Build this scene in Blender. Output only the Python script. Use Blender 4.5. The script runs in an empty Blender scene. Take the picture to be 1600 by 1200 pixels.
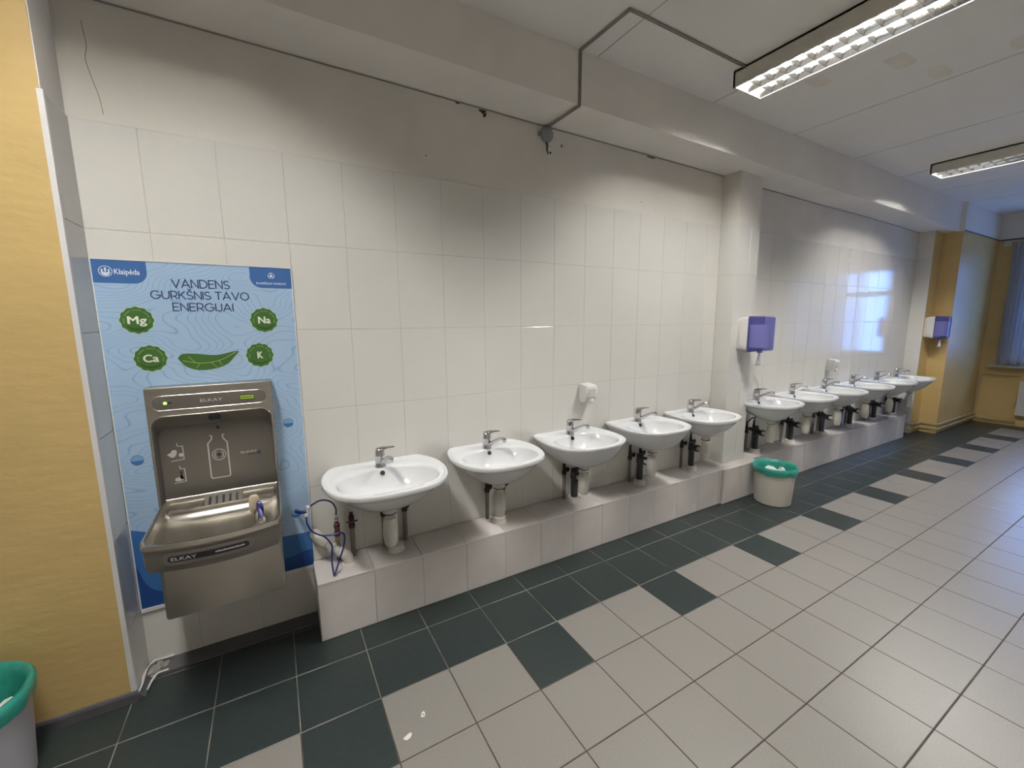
import bpy, bmesh, math, random
from mathutils import Vector, Matrix

random.seed(7)
SC = bpy.context.scene
COL = SC.collection
PI = math.pi

# ------------------------------------------------------------------ camera, world, exposure
F_PX, YAW, PITCH, ROLL = 654.83, 0.51805, -0.14631, -0.00722
CAM = Vector((0.0, -2.3167, 1.5487))
_fw = Vector((math.cos(PITCH) * math.sin(YAW), math.cos(PITCH) * math.cos(YAW), math.sin(PITCH)))
_r0 = Vector((math.cos(YAW), -math.sin(YAW), 0))
_u0 = _r0.cross(_fw)
_r = _r0 * math.cos(ROLL) + _u0 * math.sin(ROLL)
_u = _u0 * math.cos(ROLL) - _r0 * math.sin(ROLL)
cd = bpy.data.cameras.new('camera')
cam = bpy.data.objects.new('camera', cd)
COL.objects.link(cam)
cam.matrix_world = Matrix(((_r.x, _u.x, -_fw.x, CAM.x), (_r.y, _u.y, -_fw.y, CAM.y),
                           (_r.z, _u.z, -_fw.z, CAM.z), (0, 0, 0, 1)))
cd.sensor_fit = 'HORIZONTAL'
cd.sensor_width = 36.0
cd.lens = F_PX / 1600 * 36.0
cd.clip_start = 0.02
SC.camera = cam

world = bpy.data.worlds.new('world')
SC.world = world
world.use_nodes = True
bg = world.node_tree.nodes['Background']
bg.inputs[0].default_value = (0.20, 0.42, 1.0, 1)
bg.inputs[1].default_value = 8.5

SC.view_settings.view_transform = 'Standard'
SC.view_settings.look = 'None'
SC.view_settings.gamma = 1
SC.view_settings.use_curve_mapping = False
SC.view_settings.exposure = 0.0
SC.cycles.sample_clamp_indirect = 6.0
SC.cycles.caustics_reflective = True
SC.cycles.caustics_refractive = False
TUBE_STRENGTH = 325.0
TUBE_COLOR = (1.0, 0.98, 0.945, 1)

X_END = 9.30          # end wall of the corridor
Y_OPP = -3.2          # wall behind the photographer
Z_CEIL = 3.025
LEDGE = 0.303

pl = bpy.data.lights.new('window_right_offscreen', 'AREA')
pl.shape = 'RECTANGLE'
pl.size, pl.size_y = 1.9, 1.52
pl.cycles.is_portal = True
po = bpy.data.objects.new('window_right_offscreen', pl)
COL.objects.link(po)
po.location = (X_END + 0.14, -1.55, 1.69)
po.rotation_euler = (0, PI / 2, 0)


# ------------------------------------------------------------------ materials
def mat(name, col, rough=0.5, metal=0.0, spec=0.5, var=0.0, vscale=6.0, bump=0.0, bscale=40.0,
        bdist=0.002, emit=None, estr=0.0, alpha=None, coat=0.0, col2=None, stretch=None):
    m = bpy.data.materials.new(name)
    m.use_nodes = True
    nt = m.node_tree
    b = nt.nodes['Principled BSDF']
    b.inputs['Base Color'].default_value = (*col, 1)
    b.inputs['Roughness'].default_value = rough
    b.inputs['Metallic'].default_value = metal
    b.inputs['Specular IOR Level'].default_value = spec
    b.inputs['Coat Weight'].default_value = coat
    tc = nt.nodes.new('ShaderNodeTexCoord')
    src = tc.outputs['Object']
    if stretch:
        mp = nt.nodes.new('ShaderNodeMapping')
        mp.inputs['Scale'].default_value = stretch
        nt.links.new(src, mp.inputs['Vector'])
        src = mp.outputs['Vector']
    if var > 0 or col2:
        n = nt.nodes.new('ShaderNodeTexNoise')
        n.inputs['Scale'].default_value = vscale
        n.inputs['Detail'].default_value = 5
        nt.links.new(src, n.inputs['Vector'])
        rp = nt.nodes.new('ShaderNodeMapRange')
        rp.inputs['From Min'].default_value = 0.3
        rp.inputs['From Max'].default_value = 0.7
        nt.links.new(n.outputs['Fac'], rp.inputs['Value'])
        mx = nt.nodes.new('ShaderNodeMix')
        mx.data_type = 'RGBA'
        c2 = col2 if col2 else tuple(c * (1 - var) for c in col)
        mx.inputs['A'].default_value = (*c2, 1)
        mx.inputs['B'].default_value = (*col, 1)
        nt.links.new(rp.outputs['Result'], mx.inputs['Factor'])
        nt.links.new(mx.outputs['Result'], b.inputs['Base Color'])
    if bump > 0:
        n2 = nt.nodes.new('ShaderNodeTexNoise')
        n2.inputs['Scale'].default_value = bscale
        n2.inputs['Detail'].default_value = 3
        nt.links.new(src, n2.inputs['Vector'])
        bp_ = nt.nodes.new('ShaderNodeBump')
        bp_.inputs['Strength'].default_value = bump
        bp_.inputs['Distance'].default_value = bdist
        nt.links.new(n2.outputs['Fac'], bp_.inputs['Height'])
        nt.links.new(bp_.outputs['Normal'], b.inputs['Normal'])
    if emit:
        b.inputs['Emission Color'].default_value = (*emit, 1)
        b.inputs['Emission Strength'].default_value = estr
    return m


M = {}
M['tile'] = mat('glazed_wall_tile', (0.745, 0.725, 0.68), rough=0.10, spec=0.5, var=0.03, vscale=3, bump=0.05, bscale=9, bdist=0.004)
M['ledge_tile'] = mat('glazed_ledge_tile', (0.74, 0.69, 0.655), rough=0.22, var=0.08, vscale=7, bump=0.05, bscale=9, bdist=0.003)
M['grout'] = mat('pale_grout', (0.64, 0.61, 0.56), rough=0.9, var=0.15, vscale=14)
M['plaster'] = mat('cream_plaster', (0.77, 0.735, 0.675), rough=0.75, var=0.10, vscale=2.5, bump=0.25, bscale=30, bdist=0.003)
M['beam'] = mat('beam_paint', (0.86, 0.825, 0.77), rough=0.7, var=0.07, vscale=2, bump=0.2, bscale=25, bdist=0.003)
M['ceiling'] = mat('ceiling_paint', (0.85, 0.825, 0.785), rough=0.85, var=0.06, vscale=1.5, bump=0.2, bscale=60, bdist=0.002)
M['stain'] = mat('ceiling_stain', (0.80, 0.75, 0.67), rough=0.85, var=0.1, vscale=6)
M['cream'] = mat('cream_corridor_paint', (0.74, 0.715, 0.665), rough=0.6, var=0.05, vscale=2)
M['yellow'] = mat('yellow_wall_paint', (0.66, 0.475, 0.20), rough=0.42, var=0.09, vscale=2.2, bump=0.35, bscale=11, bdist=0.006, stretch=(1, 1, 3))
M['skirting'] = mat('grey_skirting', (0.115, 0.112, 0.115), rough=0.45, var=0.25, vscale=12)
M['mortar'] = mat('broken_mortar', (0.42, 0.40, 0.37), rough=0.95, var=0.4, vscale=30, bump=0.6, bscale=60, bdist=0.006)
M['beige'] = mat('beige_floor_tile', (0.280, 0.262, 0.242), rough=0.33, spec=0.55, col2=(0.235, 0.219, 0.202), vscale=160, bump=0.04, bscale=200, bdist=0.0006)
M['green'] = mat('dark_green_floor_tile', (0.030, 0.041, 0.040), rough=0.36, spec=0.4, col2=(0.024, 0.033, 0.033), vscale=40, bump=0.04, bscale=160, bdist=0.0006)
M['grout_dark'] = mat('dark_floor_grout', (0.085, 0.070, 0.060), rough=0.9, var=0.4, vscale=8)
M['grout_light'] = mat('light_floor_grout', (0.37, 0.335, 0.29), rough=0.9, col2=(0.05, 0.05, 0.045), vscale=5)
M['ceramic'] = mat('white_ceramic', (0.77, 0.78, 0.785), rough=0.09, spec=0.5, var=0.015, vscale=4)
M['chrome'] = mat('chrome', (0.72, 0.72, 0.73), rough=0.10, metal=1.0, var=0.12, vscale=30)
M['hole'] = mat('dark_hole', (0.012, 0.012, 0.012), rough=0.7, var=0.2, vscale=20)
M['plastic_white'] = mat('white_plastic', (0.80, 0.79, 0.76), rough=0.32, var=0.03, vscale=8)
M['pvc'] = mat('cream_pvc_pipe', (0.74, 0.71, 0.64), rough=0.4, var=0.08, vscale=14)
M['pipe_grey'] = mat('charcoal_pipe', (0.035, 0.036, 0.038), rough=0.45, var=0.2, vscale=14)
M['pipe_painted'] = mat('painted_steel_pipe', (0.27, 0.245, 0.20), rough=0.55, var=0.3, vscale=14)
M['pipe_cream'] = mat('cream_heating_pipe', (0.50, 0.42, 0.25), rough=0.45, var=0.1, vscale=8)
M['valve'] = mat('old_valve', (0.035, 0.028, 0.026), rough=0.4, metal=0.3, var=0.3, vscale=30)
M['valve_red'] = mat('red_brown_valve', (0.10, 0.030, 0.026), rough=0.45, metal=0.2, var=0.4, vscale=40)
M['blue_tube'] = mat('blue_hose', (0.012, 0.016, 0.16), rough=0.3, var=0.1, vscale=10)
M['steel'] = mat('brushed_steel', (0.50, 0.475, 0.435), rough=0.27, metal=1.0, var=0.10, vscale=6, bump=0.06, bscale=60, bdist=0.0008, stretch=(0.15, 1, 8))
M['steel_bright'] = mat('polished_basin_steel', (0.66, 0.625, 0.565), rough=0.27, metal=1.0, var=0.2, vscale=7, bump=0.08, bscale=22, bdist=0.0012)
M['panel_plastic'] = mat('grey_panel_plastic', (0.165, 0.150, 0.130), rough=0.36, metal=0.25, var=0.05, vscale=8)
M['cabinet'] = mat('cabinet_steel', (0.50, 0.475, 0.435), rough=0.33, metal=1.0, var=0.12, vscale=5, bump=0.05, bscale=20, bdist=0.001)
M['black'] = mat('black_print', (0.012, 0.012, 0.014), rough=0.35, var=0.1, vscale=9)
M['print_grey'] = mat('pale_grey_print', (0.62, 0.60, 0.57), rough=0.5, var=0.04, vscale=9)
M['led'] = mat('green_led', (0.1, 0.5, 0.05), emit=(0.35, 1.0, 0.12), estr=3.0, var=0.1)
M['lcd'] = mat('green_display', (0.15, 0.22, 0.02), emit=(0.50, 0.80, 0.06), estr=0.42, var=0.1)
M['tan'] = mat('tan_guard', (0.55, 0.46, 0.33), rough=0.45, var=0.1, vscale=20)
M['blue_chrome'] = mat('blue_tinted_chrome', (0.16, 0.18, 0.50), rough=0.12, metal=0.9, var=0.2, vscale=30)
M['navy'] = mat('navy_print', (0.018, 0.035, 0.13), rough=0.35, var=0.05)
M['tag_blue'] = mat('mid_blue_print', (0.055, 0.155, 0.40), rough=0.3, var=0.06, vscale=6)
M['wave_mid'] = mat('wave_blue_print', (0.040, 0.155, 0.42), rough=0.3, var=0.05)
M['wave_deep'] = mat('deep_blue_print', (0.014, 0.062, 0.245), rough=0.3, var=0.05)
M['print_white'] = mat('white_print', (0.82, 0.86, 0.90), rough=0.35, var=0.03)
M['badge'] = mat('green_badge_print', (0.055, 0.150, 0.030), rough=0.35, var=0.08)
M['badge_dark'] = mat('dark_green_badge_print', (0.025, 0.085, 0.014), rough=0.35, var=0.08)
M['badge_edge'] = mat('pale_green_badge_print', (0.50, 0.63, 0.52), rough=0.35, var=0.04)
M['badge_text'] = mat('cream_badge_print', (0.83, 0.86, 0.74), rough=0.35, var=0.03)
M['badge_soft'] = mat('soft_green_badge_print', (0.21, 0.33, 0.12), rough=0.35, var=0.05)
M['vein'] = mat('leaf_vein_print', (0.50, 0.55, 0.16), rough=0.35, var=0.05)
M['bubble'] = mat('bubble_blue_print', (0.05, 0.17, 0.44), rough=0.3, var=0.1, vscale=40)
M['bubble_light'] = mat('bubble_pale_print', (0.22, 0.42, 0.70), rough=0.3, var=0.1, vscale=40)
M['white_trim'] = mat('white_plastic_trim', (0.76, 0.75, 0.74), rough=0.35, var=0.03)
M['lamp_white'] = mat('lamp_housing_paint', (0.66, 0.63, 0.56), rough=0.4, var=0.03)
M['mirror'] = mat('louvre_aluminium', (0.86, 0.86, 0.85), rough=0.16, metal=1.0, var=0.04, vscale=20)
M['tube'] = mat('fluorescent_tube', (0.9, 0.9, 0.88), emit=TUBE_COLOR[:3], estr=TUBE_STRENGTH)
M['cable'] = mat('grey_cable', (0.30, 0.275, 0.24), rough=0.6, var=0.2, vscale=10)
M['jbox'] = mat('grey_box_plastic', (0.30, 0.30, 0.30), rough=0.55, var=0.15, vscale=20)
M['bin_white'] = mat('off_white_bin_plastic', (0.58, 0.545, 0.475), rough=0.4, var=0.06, vscale=6)
M['bin_lilac'] = mat('pale_grey_bin_plastic', (0.50, 0.49, 0.52), rough=0.4, var=0.05, vscale=6)
M['liner'] = mat('green_bag', (0.045, 0.38, 0.295), rough=0.28, var=0.30, vscale=14, bump=0.5, bscale=28, bdist=0.006)
M['tissue'] = mat('white_tissue', (0.82, 0.82, 0.80), rough=0.9, var=0.05, vscale=30, bump=0.5, bscale=60, bdist=0.004)
M['peel'] = mat('orange_scraps', (0.50, 0.20, 0.04), rough=0.7, var=0.4, vscale=30)
M['roll'] = mat('white_paper_roll', (0.80, 0.79, 0.78), rough=0.9, var=0.05, vscale=9)
M['frame'] = mat('window_frame_paint', (0.62, 0.61, 0.58), rough=0.4, var=0.05)
M['sill'] = mat('window_sill', (0.42, 0.38, 0.31), rough=0.45, var=0.08)
M['radiator'] = mat('radiator_paint', (0.62, 0.60, 0.55), rough=0.4, var=0.04)
M['slabjoint'] = mat('ceiling_joint', (0.55, 0.52, 0.48), rough=0.9, var=0.3, vscale=9)
M['hole_dark'] = mat('plaster_hole', (0.10, 0.075, 0.06), rough=0.9, var=0.5, vscale=40)
M['crack'] = mat('hairline_crack', (0.36, 0.32, 0.27), rough=0.9, var=0.3, vscale=30)


def poster_material():
    m = bpy.data.materials.new('wavy_pale_blue_print')
    m.use_nodes = True
    nt = m.node_tree
    b = nt.nodes['Principled BSDF']
    b.inputs['Roughness'].default_value = 0.28
    tc = nt.nodes.new('ShaderNodeTexCoord')
    mp = nt.nodes.new('ShaderNodeMapping')
    mp.inputs['Scale'].default_value = (1.0, 1.0, 1.9)
    nt.links.new(tc.outputs['Object'], mp.inputs['Vector'])
    n = nt.nodes.new('ShaderNodeTexNoise')
    n.inputs['Scale'].default_value = 3.1
    n.inputs['Detail'].default_value = 0.6
    nt.links.new(mp.outputs['Vector'], n.inputs['Vector'])
    mul = nt.nodes.new('ShaderNodeMath'); mul.operation = 'MULTIPLY'; mul.inputs[1].default_value = 24
    nt.links.new(n.outputs['Fac'], mul.inputs[0])
    fr = nt.nodes.new('ShaderNodeMath'); fr.operation = 'PINGPONG'; fr.inputs[1].default_value = 0.5
    nt.links.new(mul.outputs[0], fr.inputs[0])
    rp = nt.nodes.new('ShaderNodeMapRange')
    rp.inputs['From Min'].default_value = 0.02
    rp.inputs['From Max'].default_value = 0.09
    nt.links.new(fr.outputs[0], rp.inputs['Value'])
    mx = nt.nodes.new('ShaderNodeMix'); mx.data_type = 'RGBA'
    mx.inputs['A'].default_value = (0.27, 0.43, 0.66, 1)
    mx.inputs['B'].default_value = (0.40, 0.56, 0.76, 1)
    nt.links.new(rp.outputs['Result'], mx.inputs['Factor'])
    nt.links.new(mx.outputs['Result'], b.inputs['Base Color'])
    return m


M['poster'] = poster_material()


def glass_material():
    m = bpy.data.materials.new('window_glass')
    m.use_nodes = True
    nt = m.node_tree
    nt.nodes.clear()
    out = nt.nodes.new('ShaderNodeOutputMaterial')
    tr = nt.nodes.new('ShaderNodeBsdfTransparent')
    tr.inputs[0].default_value = (0.90, 0.95, 1.0, 1)
    gl = nt.nodes.new('ShaderNodeBsdfGlossy')
    gl.inputs['Roughness'].default_value = 0.02
    mx = nt.nodes.new('ShaderNodeMixShader')
    mx.inputs[0].default_value = 0.06
    nt.links.new(tr.outputs[0], mx.inputs[1])
    nt.links.new(gl.outputs[0], mx.inputs[2])
    nt.links.new(mx.outputs[0], out.inputs[0])
    return m


M['glass'] = glass_material()


def curtain_material(name='grey_blue_curtain', clear=0.0):
    m = bpy.data.materials.new(name)
    m.use_nodes = True
    nt = m.node_tree
    nt.nodes.clear()
    out = nt.nodes.new('ShaderNodeOutputMaterial')
    d = nt.nodes.new('ShaderNodeBsdfDiffuse')
    t = nt.nodes.new('ShaderNodeBsdfTranslucent')
    tc = nt.nodes.new('ShaderNodeTexCoord')
    n = nt.nodes.new('ShaderNodeTexNoise')
    n.inputs['Scale'].default_value = 60
    nt.links.new(tc.outputs['Object'], n.inputs['Vector'])
    cr = nt.nodes.new('ShaderNodeMix'); cr.data_type = 'RGBA'
    cr.inputs['A'].default_value = (0.42, 0.43, 0.47, 1)
    cr.inputs['B'].default_value = (0.58, 0.59, 0.63, 1)
    nt.links.new(n.outputs['Fac'], cr.inputs['Factor'])
    nt.links.new(cr.outputs['Result'], d.inputs[0])
    nt.links.new(cr.outputs['Result'], t.inputs[0])
    mx = nt.nodes.new('ShaderNodeMixShader')
    mx.inputs[0].default_value = 0.35
    nt.links.new(d.outputs[0], mx.inputs[1])
    nt.links.new(t.outputs[0], mx.inputs[2])
    tr = nt.nodes.new('ShaderNodeBsdfTransparent')
    m2 = nt.nodes.new('ShaderNodeMixShader')
    m2.inputs[0].default_value = clear
    nt.links.new(mx.outputs[0], m2.inputs[1])
    nt.links.new(tr.outputs[0], m2.inputs[2])
    nt.links.new(m2.outputs[0], out.inputs[0])
    return m


M['curtain'] = curtain_material()
M['sheer'] = curtain_material('sheer_curtain', 0.22)


def cover_material():
    m = bpy.data.materials.new('translucent_blue_plastic')
    m.use_nodes = True
    nt = m.node_tree
    b = nt.nodes['Principled BSDF']
    b.inputs['Base Color'].default_value = (0.15, 0.15, 0.46, 1)
    b.inputs['Roughness'].default_value = 0.15
    out = nt.nodes['Material Output']
    tr = nt.nodes.new('ShaderNodeBsdfTransparent')
    tr.inputs[0].default_value = (0.62, 0.62, 0.90, 1)
    tc = nt.nodes.new('ShaderNodeTexCoord')
    n = nt.nodes.new('ShaderNodeTexNoise')
    n.inputs['Scale'].default_value = 5
    nt.links.new(tc.outputs['Object'], n.inputs['Vector'])
    rp = nt.nodes.new('ShaderNodeMapRange')
    rp.inputs['To Min'].default_value = 0.34
    rp.inputs['To Max'].default_value = 0.42
    nt.links.new(n.outputs['Fac'], rp.inputs['Value'])
    mx = nt.nodes.new('ShaderNodeMixShader')
    nt.links.new(rp.outputs['Result'], mx.inputs[0])
    nt.links.new(tr.outputs[0], mx.inputs[1])
    nt.links.new(b.outputs[0], mx.inputs[2])
    nt.links.new(mx.outputs[0], out.inputs[0])
    return m


M['disp_blue'] = cover_material()


# ------------------------------------------------------------------ mesh helpers
class G:
    def __init__(s):
        s.v, s.f = [], []

    def add(s, vs, fs):
        o = len(s.v)
        s.v += [tuple(v) for v in vs]
        s.f += [tuple(i + o for i in f) for f in fs]
        return s

    def box(s, x0, x1, y0, y1, z0, z1):
        if x0 > x1: x0, x1 = x1, x0
        if y0 > y1: y0, y1 = y1, y0
        if z0 > z1: z0, z1 = z1, z0
        return s.add([(x0, y0, z0), (x1, y0, z0), (x1, y1, z0), (x0, y1, z0),
                      (x0, y0, z1), (x1, y0, z1), (x1, y1, z1), (x0, y1, z1)],
                     [(3, 2, 1, 0), (4, 5, 6, 7), (0, 1, 5, 4), (1, 2, 6, 5), (2, 3, 7, 6), (3, 0, 4, 7)])

    def rings(s, rings, cap0=True, cap1=True, closed=True):
        n = len(rings[0])
        vs = [p for r in rings for p in r]
        fs = []
        for k in range(len(rings) - 1):
            for i in range(n if closed else n - 1):
                j = (i + 1) % n
                fs.append((k * n + i, k * n + j, (k + 1) * n + j, (k + 1) * n + i))
        if cap0: fs.append(tuple(range(n - 1, -1, -1)))
        if cap1: fs.append(tuple(range((len(rings) - 1) * n, len(rings) * n)))
        return s.add(vs, fs)

    def lathe(s, prof, c=(0, 0, 0), axis=(0, 0, 1), n=20):
        a = Vector(axis).normalized()
        e = Vector((1, 0, 0)) if abs(a.x) < 0.9 else Vector((0, 1, 0))
        p = a.cross(e).normalized()
        q = a.cross(p)
        c = Vector(c)
        rs = []
        for r, h in prof:
            rs.append([c + a * h + (p * math.cos(t) + q * math.sin(t)) * max(r, 1e-5)
                       for t in [2 * PI * i / n for i in range(n)]])
        return s.rings(rs)

    def tube(s, pts, r, n=10, sub=0):
        pts = [Vector(p) for p in pts]
        n0 = len(pts)
        if sub:
            pts = smooth_path(pts, sub)
        if isinstance(r, (list, tuple)):
            rad = []
            for i in range(len(pts)):
                u = i / (len(pts) - 1) * (n0 - 1)
                k = min(int(u), n0 - 2)
                rad.append(r[k] + (r[k + 1] - r[k]) * (u - k))
            r = rad
        rs = []
        prev = None
        for i, p in enumerate(pts):
            d = (pts[min(i + 1, len(pts) - 1)] - pts[max(i - 1, 0)]).normalized()
            if prev is None:
                e = Vector((0, 0, 1)) if abs(d.z) < 0.9 else Vector((1, 0, 0))
                a = d.cross(e).normalized()
            else:
                a = (prev - d * prev.dot(d)).normalized()
            prev = a
            b = d.cross(a)
            rr = r[i] if isinstance(r, (list, tuple)) else r
            rs.append([p + (a * math.cos(t) + b * math.sin(t)) * rr for t in [2 * PI * k / n for k in range(n)]])
        return s.rings(rs)

    def prism(s, poly, axis, a, b):
        """poly: 2D points extruded between a and b along axis ('x','y','z')."""
        def P(p, h):
            return {'x': (h, p[0], p[1]), 'y': (p[0], h, p[1]), 'z': (p[0], p[1], h)}[axis]
        return s.rings([[P(p, a) for p in poly], [P(p, b) for p in poly]])

    def mesh(s, name):
        me = bpy.data.meshes.new(name)
        me.from_pydata(s.v, [], s.f)
        bm = bmesh.new()
        bm.from_mesh(me)
        bmesh.ops.recalc_face_normals(bm, faces=bm.faces)
        bm.to_mesh(me)
        bm.free()
        return me

    def obj(s, name, m, parent=None, smooth=None, bevel=0, loc=None, rot=None):
        me = s.mesh(name)
        return put(me, name, m, parent, smooth, bevel, loc, rot)


def put(me, name, m, parent=None, smooth=None, bevel=0, loc=None, rot=None):
    if bevel:
        bm = bmesh.new()
        bm.from_mesh(me)
        es = [e for e in bm.edges if len(e.link_faces) == 2 and e.calc_face_angle(0) > 0.6]
        bmesh.ops.bevel(bm, geom=es, offset=bevel, segments=2, affect='EDGES', profile=0.6)
        bm.to_mesh(me)
        bm.free()
    if smooth is not None:
        for p in me.polygons:
            p.use_smooth = True
        me.set_sharp_from_angle(angle=math.radians(smooth))
    if not me.materials:
        me.materials.append(M[m] if isinstance(m, str) else m)
    o = bpy.data.objects.new(name, me)
    COL.objects.link(o)
    if parent is not None:
        o.parent = parent
    if loc is not None:
        o.location = loc
    if rot is not None:
        o.rotation_euler = rot
    return o


def smooth_path(pts, sub):
    out = []
    n = len(pts)
    for i in range(n - 1):
        p0, p1, p2, p3 = pts[max(i - 1, 0)], pts[i], pts[i + 1], pts[min(i + 2, n - 1)]
        for k in range(sub):
            t = k / sub
            out.append(0.5 * ((2 * p1) + (p2 - p0) * t + (2 * p0 - 5 * p1 + 4 * p2 - p3) * t * t
                              + (3 * p1 - p0 - 3 * p2 + p3) * t * t * t))
    out.append(pts[-1])
    return out


def empty(name, loc=(0, 0, 0), rz=0.0):
    o = bpy.data.objects.new(name, None)
    o.empty_display_size = 0.1
    COL.objects.link(o)
    o.location = loc
    o.rotation_euler = (0, 0, rz)
    return o


def tag(o, label, cat, group=None, kind=None):
    o['label'] = label
    o['category'] = cat
    if group: o['group'] = group
    if kind: o['kind'] = kind
    return o


def struct(o, label, cat):
    return tag(o, label, cat, kind='structure')


def rrect(x0, x1, z0, z1, r, n=5):
    out = []
    for cx, cz, a0 in ((x1 - r, z1 - r, 0), (x0 + r, z1 - r, PI / 2), (x0 + r, z0 + r, PI), (x1 - r, z0 + r, 1.5 * PI)):
        for k in range(n + 1):
            a = a0 + PI / 2 * k / n
            out.append((cx + r * math.cos(a), cz + r * math.sin(a)))
    return out


def _glyphs(t):
    cu = bpy.data.curves.new('lettering', 'FONT')
    cu.body = t
    cu.size = 1.0
    cu.resolution_u = 4
    ob = bpy.data.objects.new('lettering', cu)
    COL.objects.link(ob)
    dg = bpy.context.evaluated_depsgraph_get()
    me = bpy.data.meshes.new_from_object(ob.evaluated_get(dg))
    bpy.data.objects.remove(ob)
    bpy.data.curves.remove(cu)
    vs = [(v.co.x, v.co.y) for v in me.vertices]
    fs = [tuple(p.vertices) for p in me.polygons]
    bpy.data.meshes.remove(me)
    return vs, fs


def text_mesh(s, width=None, height=None, bold=0.0, spacing=1.0, align='L'):
    """flat lettering in the XZ plane facing -Y; origin at its lower left (baseline)."""
    plain = s.replace('\u0117', 'e').replace('\u0116', 'E')
    vs, fs = _glyphs(plain)
    for i, ch in enumerate(s):
        if ch in '\u0117\u0116':                      # dot above the letter
            x1 = max(v[0] for v in _glyphs(plain[:i + 1])[0])
            gl = _glyphs(plain[i])[0]
            w_ = max(v[0] for v in gl) - min(v[0] for v in gl)
            zt = max(v[1] for v in gl) + 0.09
            cx, r, o = x1 - w_ * .5, .055, len(vs)
            vs += [(cx - r, zt), (cx + r, zt), (cx + r, zt + 2 * r), (cx - r, zt + 2 * r)]
            fs.append((o, o + 1, o + 2, o + 3))
    x0, x1 = min(v[0] for v in vs), max(v[0] for v in vs)
    CAP = 0.682
    sz = height / CAP if height else width / (x1 - x0)
    sx = width / (x1 - x0) if width else sz
    shifts = [(0, 0)]
    if bold > 0:
        shifts += [(bold, 0), (-bold, 0), (0, bold * .7), (0, -bold * .7)]
    g = G()
    for k, (dx, dz) in enumerate(shifts):
        out = []
        for x, z in vs:
            xx = (x - x0) * sx
            if align == 'C': xx -= (x1 - x0) * sx / 2
            out.append((xx + dx * sz, -0.00003 * k, (z + dz) * sz))
        g.add(out, fs)
    me = bpy.data.meshes.new('lettering')
    me.from_pydata(g.v, [], g.f)
    bm = bmesh.new(); bm.from_mesh(me)
    for f in bm.faces:
        f.normal_update()
        if f.normal.y > 0: f.normal_flip()
    bm.to_mesh(me); bm.free()
    return me


# ------------------------------------------------------------------ tiles
_tile_cache = {}


def tile_mesh(w, h, t, ch, m):
    """slab w x h in the XZ plane, glazed face at y=0 facing -Y, body behind it, chamfered edge."""
    k = (round(w, 4), round(h, 4), t, m)
    if k not in _tile_cache:
        g = G()
        o = [(0, 0), (w, 0), (w, h), (0, h)]
        i = [(ch, ch), (w - ch, ch), (w - ch, h - ch), (ch, h - ch)]
        g.rings([[(x, t, z) for x, z in o], [(x, ch * 0.6, z) for x, z in o], [(x, 0, z) for x, z in i]], cap0=False)
        me = g.mesh('wall_tile')
        me.materials.append(M[m])
        _tile_cache[k] = me
    return _tile_cache[k]


def lay(parent, us, zs, place, m='tile', t=0.0055, gap=0.0022, name='wall_tile', skip=None):
    """us, zs: joint positions; place(u) -> (location xy, rotation)."""
    for a, b in zip(us[:-1], us[1:]):
        for c, d in zip(zs[:-1], zs[1:]):
            if skip and skip((a + b) / 2, (c + d) / 2): continue
            w, h = b - a - gap, d - c - gap
            if w < 0.01 or h < 0.01: continue
            loc, rz = place(a + gap / 2)
            jit = random.uniform(-0.0003, 0.0003)
            o = put(tile_mesh(w, h, t, 0.0016, m), name, m, parent)
            o.location = (loc[0], loc[1] + (jit if rz == 0 else 0), c + gap / 2)
            o.rotation_euler = (random.uniform(-0.0012, 0.0012), 0, rz + random.uniform(-0.0012, 0.0012))


def cuts(a, b, origin, step):
    k0 = math.floor((a - origin) / step)
    out = [a]
    for k in range(k0, k0 + 400):
        x = origin + k * step
        if x > a + 0.02 and x < b - 0.02: out.append(x)
        if x >= b: break
    out.append(b)
    return out


TW, TH = 0.256, 0.4055
Z4 = 0.7085 + 4 * TH       # top of the tiling, 2.3305
ROWS = [LEDGE] + [0.7085 + k * TH for k in range(5)]
PB = 0.0055                # plaster and grout lie this far behind the glaze

# ------------------------------------------------------------------ back wall
wall_back = struct(G().box(-0.62, 7.6, PB, 0.25, 0, Z_CEIL).obj('wall_back', 'plaster'),
                   'cream plastered wall above white tiles behind the washbasins', 'wall')
G().box(-0.607, 7.5, 0.0016, PB + 0.002, 0, Z4).obj('grout_bed', 'grout', wall_back)
front = lambda u: ((u, 0.0), 0)
lay(wall_back, cuts(-0.605, 3.35, 0.62, TW), ROWS, front)
lay(wall_back, cuts(-0.605, 0.10, 0.62, TW), [0.002, LEDGE], front)
lay(wall_back, cuts(3.655, 7.5, 4.14, TW), ROWS, front)
# hairline crack and chipped spots in the plaster
G().tube([(-0.50, PB - 0.0002, 2.36), (-0.505, PB - 0.0002, 2.42), (-0.52, PB - 0.0002, 2.49), (-0.53, PB - 0.0002, 2.55),
          (-0.522, PB - 0.0002, 2.60), (-0.528, PB - 0.0002, 2.68)], 0.0012, n=5, sub=5).obj('crack', 'crack', wall_back)


def blob(name, m, parent, c, rx, rz, y, seed, n=14):
    rnd = random.Random(seed)
    poly = []
    for i in range(n):
        a = 2 * PI * i / n
        k = rnd.uniform(0.55, 1.15)
        poly.append((c[0] + math.cos(a) * rx * k, c[1] + math.sin(a) * rz * k))
    return G().prism(poly, 'y', y, y - 0.0012).obj(name, m, parent)


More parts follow.
